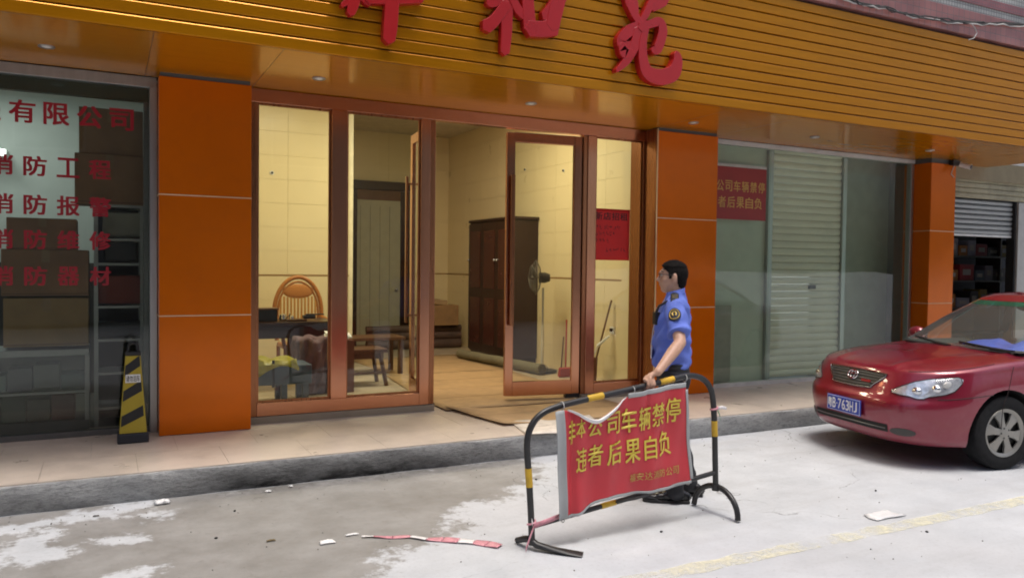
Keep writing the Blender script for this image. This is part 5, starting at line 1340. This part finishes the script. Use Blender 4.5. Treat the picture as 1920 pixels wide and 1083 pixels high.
def gpatch(name, mat, t0, t1, k0, k1, sd, nu, nv, off=0., par=car): return MB().grid(lambda u, v: gh(t0+(t1-t0)*u, k0+(k1-k0)*v, sd, off), nu, nv).build(name, mat, par, smooth=True, local=True)
mb = MB()
for sd in (1, -1):
    q = MB().grid(lambda u, v: gh(3*u, 1.93+(5-1.93)*v, sd, .004), 60, 14); mb.add(q.v, q.f)
mb.build('roof', paint, car, smooth=True, local=True)
wsg = glass_mat('windscreen_glass', (.80, .88, .84), .12, (.40, .44, .42))  # diffuse haze mixed in stands for a pale reflection on the glass
mb = MB()
for sd in (1, -1):
    q = MB().grid(lambda u, v: gh(.78*u, .03+1.93*v, sd), 20, 12); mb.add(q.v, q.f)
ws = mb.build('windscreen', wsg, car, smooth=True, local=True)
mb = MB()
for sd in (1, -1):
    q = MB().grid(lambda u, v: gh(.78*u, 1.72+.22*v, sd, .002), 20, 3); mb.add(q.v, q.f)
mb.build('sun_strip', glass_mat('green_sun_strip', (.12, .42, .30), .25, (.05, .30, .20)), ws, smooth=True, local=True)
for sd in (1, -1):
    gpatch('front_pillar', paint, .78, 1.02, .0, 1.95, sd, 6, 12, .003); gpatch('middle_pillar', black, 1.50, 1.56, .0, 1.95, sd, 3, 12, .003); gpatch('rear_pillar', paint, 1.98, 2.38, .0, 1.95, sd, 10, 12, .003)
    gpatch('side_window', wsg, 1.02, 1.50, .03, 1.94, sd, 14, 10); gpatch('side_window', wsg, 1.56, 1.98, .03, 1.94, sd, 14, 10)
mb = MB()
for sd in (1, -1):
    q = MB().grid(lambda u, v: gh(2.38+.62*u, .03+1.9*v, sd), 14, 10); mb.add(q.v, q.f)
mb.build('rear_window', wsg, car, smooth=True, local=True)
# cowl, wipers, mirrors, cabin
mb = MB()
for sd in (1, -1):
    q = MB().grid(lambda u, v: (lambda a_: (a_.x+.03-.09*v, a_.y, a_.z-.004+.012*v))(gh(.80*u, 0, sd)), 20, 3); mb.add(q.v, q.f)
mb.build('cowl', black, car, smooth=True, local=True, thick=.006)
for y0_, y1_, nm_ in ((.05, .62, 'wiper'), (-.55, .02, 'wiper')):
    def wp(y, lift, rise):
        sd = 1 if y >= 0 else -1; t = min(.75, 2/math.pi*math.asin((abs(y)/.735)**(1/EXP))); p = gh(t, rise, sd, lift); return p
    MB().tube([wp(y0_+(y1_-y0_)*i/12, .014, .03+.16*(1-i/12)) for i in range(13)], .008, 6).build('wiper', black, car, smooth=True, local=True)
    MB().tube([wp(y1_-.02, .02, 0), wp(y1_-.20, .025, .06)], .009, 6).build('wiper_arm', black, car, smooth=True, local=True)
for sd in (1, -1):
    mr_ = MB().ell((-1.62, sd*.915, 1.00), (.07, .105, .068)).build('mirror', paint, car, smooth=True, local=True)
    MB().tube([(-1.58, sd*.76, .95), (-1.60, sd*.86, .97)], [.03, .025], 8).build('mirror_arm', paint, mr_, smooth=True, local=True)
    MB().ell((-1.675, sd*.915, 1.00), (.02, .09, .055)).build('mirror_glass', chrome, mr_, smooth=True, local=True)
cab = M('cabin_grey', (.10, .10, .095), .7, var=.1)
MB().box(-1.98, -1.24, -.66, .66, .86, .965).build('dashboard', M('dash_black', (.03, .03, .03), .7), car, bevel=.03, local=True)
for sd in (1, -1):
    s_ = MB().box(-2.75, -2.25, sd*.36-.25, sd*.36+.25, .42, .60).build('seat', cab, car, bevel=.05, local=True)
    MB().box(-2.90, -2.74, sd*.36-.24, sd*.36+.24, .55, 1.16, ry=-.2).build('backrest', cab, s_, bevel=.05, local=True); MB().box(-2.95, -2.86, sd*.36-.12, sd*.36+.12, 1.17, 1.33).build('headrest', cab, s_, bevel=.04, local=True)
MB().box(-3.7, -3.55, -.62, .62, .5, 1.12, ry=-.3).build('rear_seat', cab, car, bevel=.05, local=True)
MB().tube([(-2.05+.06*math.sin(2*math.pi*k/24), .36+.18*math.cos(2*math.pi*k/24), .98+.17*math.sin(2*math.pi*k/24)) for k in range(24)], .014, 8, closed=True).build('steering_wheel', black, car, smooth=True, local=True)
MB().ell((-2.05, .0, 1.31), (.02, .11, .032)).build('inner_mirror', black, car, smooth=True, local=True)
# blue sunshade folded on the dashboard
MB().grid(lambda u, v: (-1.26-.36*v, .02+.58*u, .972+.045*v+.020*math.sin(u*11)*(.3+v)+.015*math.sin(u*5+v*4)), 24, 10).build('sunshade', M('blue_shade_cloth', (.06, .11, .62), .5, var=.2, scale=8), car, smooth=True, local=True, thick=.003)
# flank details
for sd in (1, -1):
    for t in (1.02, 1.48, 1.93): MB().tube([body(t, 2.2+6.4*i/16, sd, .0003) for i in range(17)], .003, 5).build('door_seam', seam, car, smooth=True, local=True)
    for t in (1.40, 1.86): c_ = body(t, 7.7, sd, .012); MB().ell(c_, (.085, .014, .016)).build('door_handle', paint, car, smooth=True, local=True)
    MB().tube([body(1.16+.60*i/30, 5.2, sd, .004) for i in range(31)], [(.008, .016)]*31, 8).build('rub_strip', paint, car, smooth=True, local=True)
    patch('tail_light', M('tail_lamp_red', (.35, .01, .01), .2), lambda u, v: 2.25+.40*u, lambda u, v: 6.9+1.3*v, sd, 12, 6, .006)
# wheels
tyre = M('tyre_rubber', (.016, .016, .017), .85, var=.3, scale=25, spec=.2)
hub = M('silver_hubcap', (.30, .29, .265), .38, metal=.55, var=.08)
wmesh = {}
for x in WX:
    for sd in (1, -1):
        o = MB().lathe([(.19, -.085), (.235, -.092), (.285, -.095), (.305, -.082), (WR, -.05), (WR, .05), (.305, .082), (.285, .095), (.235, .092), (.195, .085), (.19, .02), (.19, -.085)], (0, 0, 0), 'Y', 48).build('wheel', tyre, car, smooth=True, local=True)
        o.location = (x, sd*WY, WR)
        f = 1 if sd > 0 else -1
        MB().lathe([(0, f*.045), (.10, f*.05), (.17, f*.040), (.195, f*.03), (.195, -f*.02), (0, -f*.02)], (0, 0, 0), 'Y', 36).build('rim_well', M('wheel_dark', (.02, .02, .02), .6), o, smooth=True, local=True)
        MB().lathe([(.172, f*.074), (.192, f*.088), (.202, f*.090), (.206, f*.082), (.198, f*.06), (.175, f*.058)], (0, 0, 0), 'Y', 48, closed=True).build('rim', hub, o, smooth=True, local=True)
        mb = MB()
        for k in range(6):
            a = 2*math.pi*k/6+.2; ca, sa = math.cos(a), math.sin(a)
            def sp(r_, w_, d_): return (r_*ca-w_*sa, f*d_, r_*sa+w_*ca)
            vs = [sp(.045, -.026, .088), sp(.045, .026, .088), sp(.11, .030, .086), sp(.11, -.030, .086), sp(.180, .052, .076), sp(.180, -.052, .076)]
            vb_ = [(v[0], v[1]-f*.022, v[2]) for v in vs]
            mb.add(vs+vb_, [(0, 1, 2, 3), (3, 2, 4, 5), (6, 9, 8, 7), (9, 11, 10, 8), (0, 3, 9, 6), (3, 5, 11, 9), (1, 7, 8, 2), (2, 8, 10, 4), (4, 10, 11, 5), (0, 6, 7, 1)])
        mb.build('spokes', hub, o, local=True, bevel=.003)
        mb = MB(); mb.lathe([(0, f*.094), (.04, f*.093), (.056, f*.088), (.058, f*.06), (0, f*.05)], (0, 0, 0), 'Y', 24)
        mb.build('hub_cap', hub, o, smooth=True, local=True)
        for k in range(5):
            a = 2*math.pi*k/5; MB().ell((.042*math.cos(a), f*.091, .042*math.sin(a)), (.008, .006, .008), 8, 6).build('bolt', M('wheel_dark', (.02, .02, .02), .6), o, local=True)
# ---------------------------------------------------------------- standing man
man = thing('person', 'man in blue short-sleeved uniform shirt and black trousers resting a hand on the barrier', 'person', (3.632, 4.531, 0), math.atan2(.62, -.78))
skin = M('skin', (.50, .29, .20), .5, var=.08, scale=30)
def limb(mb, pts, rs, seg=16):
    mb.tube(pts, rs, seg)
    for p, r_ in ((pts[0], rs[0]), (pts[-1], rs[-1])):
        q = r_ if not isinstance(r_, (tuple, list)) else (r_[0]+r_[1])/2; mb.ell(p, (q, q, q), 12, 8)
def loft(mb, secs, seg=28):
    """secs: (z, cx, cy, rx, ry)"""
    vs = []; n = len(secs)
    for (z, cx_, cy_, rx_, ry_) in secs:
        for k in range(seg):
            a = 2*math.pi*k/seg; c, s = math.cos(a), math.sin(a)
            e = .82
            vs.append((cx_+rx_*math.copysign(abs(c)**e, c), cy_+ry_*math.copysign(abs(s)**e, s), z))
    mb.add(vs, [(i*seg+k, i*seg+(k+1) % seg, (i+1)*seg+(k+1) % seg, (i+1)*seg+k) for i in range(n-1) for k in range(seg)]+[tuple(range(seg-1, -1, -1)), tuple((n-1)*seg+k for k in range(seg))])
# joints
inv = (Matrix.Translation(man.location) @ Matrix.Rotation(man.rotation_euler.z, 4, 'Z')).inverted()
hs_ = .862; hand_w = bA+ddx*hs_+Vector((0, 0, interp([(0.7, .893), (1.0, .930)], hs_)+TR))
hand = inv @ Vector(hand_w)
shL = Vector((.0, .19, 1.385)); shR = Vector((.0, -.19, 1.385))
wrist = hand+Vector((-.055, -.035, .060))
el_dir = (wrist-shL); mid = shL.lerp(wrist, .48)+Vector((-.085, .0, -.035))
elL = mid
body_mb = MB()
# neck and head (x forward)
limb(body_mb, [(-.005, 0, 1.40), (.005, 0, 1.47), (.012, 0, 1.53)], [.062, .056, .057])
HX, HZ = .020, 1.592
body_mb.ell((HX-.008, 0, HZ+.020), (.094, .074, .088), 24, 16)
body_mb.ell((HX+.018, 0, HZ-.035), (.070, .062, .075), 20, 14)
body_mb.ell((HX+.048, 0, HZ-.083), (.036, .038, .030), 14, 10)           # chin
body_mb.ell((HX+.070, 0, HZ-.050), (.026, .032, .024), 14, 10)           # mouth
body_mb.ell((HX+.081, 0, HZ-.045), (.014, .022, .007), 12, 8); body_mb.ell((HX+.079, 0, HZ-.058), (.013, .019, .007), 12, 8)
body_mb.tube([(HX+.078, 0, HZ+.022), (HX+.094, 0, HZ-.002), (HX+.106, 0, HZ-.020), (HX+.088, 0, HZ-.029)], [.010, .012, .0145, .010], 10)
body_mb.ell((HX+.074, 0, HZ+.036), (.022, .050, .012), 14, 8)            # brow
for sd in (1, -1):
    body_mb.ell((HX+.045, sd*.040, HZ-.018), (.030, .026, .024), 12, 8)   # cheek
    body_mb.ell((HX-.014, sd*.080, HZ-.004), (.019, .012, .032), 12, 8); body_mb.ell((HX-.010, sd*.078, HZ-.028), (.012, .010, .014), 10, 6)
    limb(body_mb, [(HX+.02, sd*.05, HZ-.05), (HX+.045, sd*.03, HZ-.08)], [.018, .016], 10)
# arms
limb(body_mb, [tuple(shL), tuple(shL.lerp(elL, .5)), tuple(elL)], [.050, .046, .040])
limb(body_mb, [tuple(elL), tuple(elL.lerp(wrist, .3)), tuple(elL.lerp(wrist, .75)), tuple(wrist)], [.040, .042, .032, .027])
elR = Vector((-.05, -.235, 1.10)); wrR = Vector((.02, -.225, .855))
limb(body_mb, [tuple(shR), tuple(shR.lerp(elR, .5)), tuple(elR)], [.050, .046, .040])
limb(body_mb, [tuple(elR), tuple(elR.lerp(wrR, .3)), tuple(wrR)], [.040, .042, .027])
# left hand: palm over the rail, fingers curled round it
rdir = (inv.to_3x3() @ ddx).normalized(); pv = wrist.lerp(hand+Vector((0, 0, .014)), .75)
across = rdir; fwdv = ((hand-wrist)-rdir*((hand-wrist).dot(rdir))); fwdv.z = 0
fwdv = (inv.to_3x3() @ (-nrm)).normalized()           # towards the camera side of the rail
knk = hand+Vector((0, 0, .016))
limb(body_mb, [tuple(wrist), tuple(wrist.lerp(knk-fwdv*.045, .6)), tuple(knk-fwdv*.012)], [(.026, .020), (.036, .018), (.040, .016)], 14)
for i in range(4):
    o_ = across*((i-1.5)*.0205); b0 = knk-fwdv*.012+o_; L1 = (.040, .045, .043, .034)[i]
    p1 = b0+fwdv*L1*.75+Vector((0, 0, -.004)); p2 = p1+fwdv*.012+Vector((0, 0, -.028)); p3 = p2-fwdv*.012+Vector((0, 0, -.018))
    limb(body_mb, [tuple(b0), tuple(p1), tuple(p2), tuple(p3)], [.0098, .0092, .0086, .0078], 10)
th0 = wrist.lerp(knk, .4)+across*-.028; th1 = th0+across*-.022+fwdv*.018+Vector((0, 0, -.018)); th2 = th1+fwdv*.012+across*-.004+Vector((0, 0, -.028))
limb(body_mb, [tuple(th0), tuple(th1), tuple(th2)], [.013, .011, .009], 10)
# right hand hanging, slightly curled
pr0 = wrR; pk = wrR+Vector((.028, 0, -.085)); limb(body_mb, [tuple(pr0), tuple(pr0.lerp(pk, .5)), tuple(pk)], [(.026, .020), (.034, .017), (.036, .016)], 14)
for i in range(4):
    o_ = Vector((.020*(1.5-i)*.95, 0, .004*i)); b0 = pk+o_; L1 = (.040, .045, .042, .033)[i]
    p1 = b0+Vector((.004, .004, -L1)); p2 = p1+Vector((.004, .012, -.026)); p3 = p2+Vector((0, .014, -.016)); limb(body_mb, [tuple(b0), tuple(p1), tuple(p2), tuple(p3)], [.0095, .009, .0085, .0075], 10)
limb(body_mb, [tuple(pr0.lerp(pk, .35)+Vector((.028, 0, 0))), tuple(pk+Vector((.050, .012, .016))), tuple(pk+Vector((.054, .020, -.020)))], [.012, .0105, .009], 10)
# hidden trunk and legs keep the body one piece
loft(body_mb, [(.88, 0, 0, .085, .145), (1.0, .005, 0, .088, .135), (1.2, .01, 0, .095, .15), (1.34, .0, 0, .085, .165), (1.42, -.005, 0, .05, .09)])
hipL, hipR = Vector((0, .088, .90)), Vector((0, -.088, .90)); knL, knR = Vector((.035, .10, .49)), Vector((-.03, -.10, .49)); anL, anR = Vector((-.02, .105, .09)), Vector((-.12, -.105, .09))
for h, k, a in ((hipL, knL, anL), (hipR, knR, anR)): limb(body_mb, [tuple(h), tuple(h.lerp(k, .5)), tuple(k), tuple(k.lerp(a, .35)), tuple(a)], [.075, .066, .050, .048, .034])
bm3 = remesh(body_mb, .0062, 4, .5); bm3.materials.append(skin); link('body', bm3, man, local=True)
# hair
hair_mb = MB(); hair_mb.ell((HX-.009, 0, HZ+.023), (.099, .079, .092), 24, 16); hair_mb.ell((HX-.048, 0, HZ-.025), (.050, .060, .062), 18, 12)
hm = remesh(hair_mb, .006, 3)
bmh = bmesh.new(); bmh.from_mesh(hm)
def keep(v):
    x, y, z = v; x -= HX; z -= HZ
    line = interp([(-.12, -.088), (-.045, -.088), (-.034, -.02), (-.026, .018), (.002, .022), (.010, -.012), (.022, -.008), (.030, .034), (.058, .058), (.072, .085), (.10, .12)], x)
    return z > line
bmesh.ops.delete(bmh, geom=[f for f in bmh.faces if not keep(f.calc_center_median())], context='FACES')
rh = random.Random(2)
for v in bmh.verts: v.co += v.normal*(rh.uniform(-.0015, .0025)+(.006 if v.co.z > HZ+.07 else 0))
bmh.to_mesh(hm); bmh.free()
hm.polygons.foreach_set('use_smooth', [True]*len(hm.polygons)); hm.materials.append(M('black_hair', (.010, .008, .007), .75, var=.5, scale=120, bump=1.0, bscale=220, spec=.15))
ho = link('hair', hm, man, local=True, thick=.004)
tf_ = MB(); vv = [(v.co.copy(), v.normal.copy()) for v in hm.vertices]; rh.shuffle(vv)
for c_, n_ in vv[:900]:
    lo_ = c_.z-HZ < .02
    d_ = (n_*rh.uniform(.6, 1)+Vector((rh.uniform(-.3, .9), rh.uniform(-.4, .4), rh.uniform(-.5, .5)))*(.7 if lo_ else .9)).normalized(); L_ = rh.uniform(.002, .005) if lo_ else rh.uniform(.005, .012)
    s_ = n_.cross(Vector((.3, .5, .8))).normalized()*.0022; tf_.add([c_-s_, c_+s_, c_+n_.cross(s_).normalized()*.0022, c_+d_*L_], [(0, 1, 3), (1, 2, 3), (2, 0, 3)])
tf_.build('hair_tufts', hm.materials[0], ho, local=True)
for sd in (1, -1):
    MB().ell((HX+.076, sd*.030, HZ+.016), (.010, .013, .009), 12, 8).build('eye', M('eye_white', (.55, .5, .46), .3), man, smooth=True, local=True)
    MB().ell((HX+.0835, sd*.030, HZ+.016), (.004, .006, .006), 10, 6).build('iris', black, man, smooth=True, local=True)
    MB().tube([(HX+.084, sd*.014, HZ+.038), (HX+.080, sd*.034, HZ+.043), (HX+.064, sd*.054, HZ+.036)], [.003, .004, .0025], 6).build('eyebrow', M('black_hair', (.018, .014, .012), .5), man, smooth=True, local=True)
MB().tube([(HX+.089, -.018, HZ-.052), (HX+.0935, 0, HZ-.052), (HX+.089, .018, HZ-.052)], .0022, 6).build('lips', M('lip', (.26, .09, .075), .5), man, smooth=True, local=True)
# glasses
gl = MB()
for sd in (1, -1):
    gl.tube([(HX+.098-.006*abs(math.cos(a)), sd*(.033+.026*math.cos(a)), HZ+.013+.018*math.sin(a)) for a in [2*math.pi*k/20 for k in range(20)]], .0022, 6, closed=True)
    gl.tube([(HX+.092, sd*.059, HZ+.020), (HX+.06, sd*.077, HZ+.020), (HX-.005, sd*.086, HZ+.014), (HX-.02, sd*.088, HZ+.002)], .0026, 6)
gl.tube([(HX+.099, -.008, HZ+.018), (HX+.103, 0, HZ+.021), (HX+.099, .008, HZ+.018)], .002, 6)
go = gl.build('glasses', black, man, smooth=True, local=True)
for sd in (1, -1): MB().lathe([(0, 0), (.022, 0)], (HX+.0955, sd*.033, HZ+.013), 'X', 18).build('lens', lampg, go, local=True)
# shirt
shirt = M('blue_uniform_cloth', (.115, .175, .58), .8, var=.10, scale=9, bump=.35, bscale=26)
sm_ = MB()
loft(sm_, [(.945, .012, 0, .120, .165), (.97, .016, 0, .132, .172), (1.02, .020, 0, .134, .170), (1.12, .020, 0, .130, .172), (1.22, .016, 0, .126, .178), (1.30, .010, 0, .118, .185), (1.38, .0, 0, .100, .180), (1.43, -.006, 0, .080, .140), (1.468, -.006, 0, .064, .080), (1.488, -.004, 0, .061, .068)])
slL = shL.lerp(elL, .78); slR = shR.lerp(elR, .78)
limb(sm_, [tuple(shL+Vector((0, -.02, -.005))), tuple(shL.lerp(elL, .35))], [.072, .070]); sm_.tube([tuple(shL), tuple(shL.lerp(elL, .35)), tuple(slL)], [.072, .071, .074], 20)
limb(sm_, [tuple(shR+Vector((0, .02, -.005))), tuple(shR.lerp(elR, .35))], [.072, .070]); sm_.tube([tuple(shR), tuple(shR.lerp(elR, .35)), tuple(slR)], [.072, .071, .074], 20)
shm = remesh(sm_, .0075, 4)
co_ = np.empty(len(shm.vertices)*3); shm.vertices.foreach_get('co', co_); co_ = co_.reshape(-1, 3)
nr = np.empty(len(shm.vertices)*3); shm.vertices.foreach_get('normal', nr); nr = nr.reshape(-1, 3)
w_ = .0075*np.sin(co_[:, 2]*52+co_[:, 0]*30+np.sin(co_[:, 1]*22)*2)*np.clip((1.42-co_[:, 2])/.2, 0, 1)+.0055*np.sin(co_[:, 0]*46+co_[:, 2]*24-co_[:, 1]*31)+.007*np.sin(co_[:, 2]*33+co_[:, 1]*17)*np.clip((1.10-co_[:, 2])/.12, 0, 1)
shm.vertices.foreach_set('co', (co_+nr*w_[:, None]).ravel()); shm.update(); shm.materials.append(shirt); link('shirt', shm, man, local=True)
# collar
for sd in (1, -1):
    MB().grid(lambda u, v: (-.066+.125*u+.012*v*u, sd*(.018+.052*math.sin(math.pi*(.08+.72*u))+.013*v), 1.516-.034*u-.042*v-.012*v*u), 14, 5).build('collar', shirt, man, smooth=True, local=True, thick=.004)
# epaulette, sleeve badge, chest strap, lanyard, belt
navy = M('navy_cloth', (.012, .014, .026), .7); gold = M('gold_thread', (.55, .38, .08), .5, metal=.2)
for sd, s0_ in ((1, shL), (-1, shR)):
    ep = MB().grid(lambda u, v: (-.024+.055*v, sd*(.105+.115*u), 1.474-.055*u**1.6+.010*math.sin(math.pi*v)), 8, 5).build('epaulette', navy, man, smooth=True, local=True, thick=.005)
    MB().box(-.016, .022, sd*.158-.006, sd*.158+.006, 1.463, 1.469).build('pip', gold, ep, local=True); MB().box(-.016, .022, sd*.180-.005, sd*.180+.005, 1.452, 1.458).build('pip', gold, ep, local=True)
ax = (slL-shL).normalized(); bc = shL.lerp(elL, .42)
outv = Vector((0.10, 1, 0)); outv = (outv-ax*outv.dot(ax)).normalized(); sidev = ax.cross(outv)
def badge(u, v, lift): a_ = (u-.5)*.085; b_ = (v-.5)*.115; r_ = .0735+lift; ang = a_/.075; return tuple(bc-ax*b_+outv*r_*math.cos(ang)+sidev*r_*math.sin(ang))
def disc(fn, nr_=5, ns=24):
    mb = MB(); vs = [fn(.5, .5)]
    for i in range(1, nr_+1):
        for k in range(ns): a = 2*math.pi*k/ns; r_ = .5*i/nr_; vs.append(fn(.5+r_*math.cos(a), .5+r_*math.sin(a)*(1 if math.sin(a) > 0 else 1.05)))
    fs = [(0, 1+k, 1+(k+1) % ns) for k in range(ns)]
    for i in range(1, nr_):
        for k in range(ns): fs.append((1+(i-1)*ns+k, 1+i*ns+k, 1+i*ns+(k+1) % ns, 1+(i-1)*ns+(k+1) % ns))
    return mb.add(vs, fs)
bdg = disc(lambda u, v: badge(u, v, .007)).build('sleeve_badge', navy, man, smooth=True, local=True, thick=.003)
MB().tube([badge(.5+.36*math.cos(a), .5+.36*math.sin(a), .0105) for a in [2*math.pi*k/20 for k in range(20)]], .003, 5, closed=True).build('ring', gold, bdg, local=True)
MB().tube([badge(.5+.14*math.cos(a), .5+.16*math.sin(a)+.03, .0105) for a in [R(-60+300*k/14) for k in range(15)]], .005, 5).build('emblem', gold, bdg, local=True)
MB().box(.108, .148, .075, .125, 1.255, 1.345, rz=.5).build('radio', black, man, bevel=.006, local=True)
MB().tube([(.132, .105, 1.34), (.11, .13, 1.39), (.05, .14, 1.425)], .009, 8).build('radio_strap', black, man, smooth=True, local=True)
MB().tube([(.055, .05, 1.46), (.115, .055, 1.36), (.150, .045, 1.22), (.163, .04, 1.10)], .0035, 6).build('lanyard', M('pale_lanyard', (.6, .55, .55), .6), man, smooth=True, local=True)
MB().box(.156, .164, .005, .068, 1.01, 1.10).build('name_card', whitep, man, bevel=.003, local=True)
# trousers, belt
tr = M('black_trousers', (.012, .013, .017), .8, var=.2, scale=10, bump=.3, bscale=18)
tm_ = MB(); loft(tm_, [(.80, .0, 0, .110, .150), (.86, .0, 0, .122, .170), (.93, .008, 0, .120, .168), (.985, .014, 0, .116, .160)])
for h, k, a in ((hipL, knL, anL), (hipR, knR, anR)):
    tm_.tube([tuple(h+Vector((0, 0, .02))), tuple(h.lerp(k, .45)), tuple(k), tuple(k.lerp(a, .5)), tuple(a+Vector((0, 0, -.005))), tuple(a+Vector((.004, 0, -.05)))], [.094, .086, .074, .070, .066, .067], 20)
tmm = remesh(tm_, .008, 4)
co_ = np.empty(len(tmm.vertices)*3); tmm.vertices.foreach_get('co', co_); co_ = co_.reshape(-1, 3)
nr = np.empty(len(tmm.vertices)*3); tmm.vertices.foreach_get('normal', nr); nr = nr.reshape(-1, 3)
w_ = .004*np.sin(co_[:, 2]*40+co_[:, 0]*25)*np.clip((.9-co_[:, 2])/.3, 0, 1)+.006*np.sin(co_[:, 2]*70+co_[:, 0]*30)*np.clip((.22-co_[:, 2])/.15, 0, 1)
tmm.vertices.foreach_set('co', (co_+nr*w_[:, None]).ravel()); tmm.update(); tmm.materials.append(tr); link('trousers', tmm, man, local=True)
MB().tube([(.014+.124*math.cos(a), .168*math.sin(a), .965) for a in [2*math.pi*k/32 for k in range(32)]], [(.004, .018)]*32, 8, closed=True).build('belt', black, man, smooth=True, local=True)
# shoes
shoe = M('black_leather', (.012, .012, .013), .28, var=.2, coat=.2)
for a, yaw_ in ((anL, .08), (anR, -.12)):
    s_ = MB(); zl = .0
    for (x, w2, h) in ((-.075, .030, .060), (-.05, .036, .075), (0, .038, .080), (.05, .041, .068), (.10, .046, .052), (.15, .045, .042), (.185, .032, .034)):
        s_.ell((x, 0, .012+h*.45), (.045, w2, h*.62), 16, 10)
    mesh_ = remesh(s_, .007, 4)
    o = link('shoe', mesh_, man, local=True); mesh_.materials.append(shoe); o.location = (a.x, a.y, .006); o.rotation_euler = (0, 0, yaw_)
    so_ = MB(); out = [(-.105, -.030), (-.09, -.037), (0, -.036), (.08, -.046), (.16, -.046), (.215, -.028), (.225, 0), (.215, .028), (.16, .046), (.08, .046), (0, .036), (-.09, .037), (-.105, .030)]
    so_.prism(out, 2, -.005, .016); so_.build('sole', dark, o, bevel=.003, local=True)
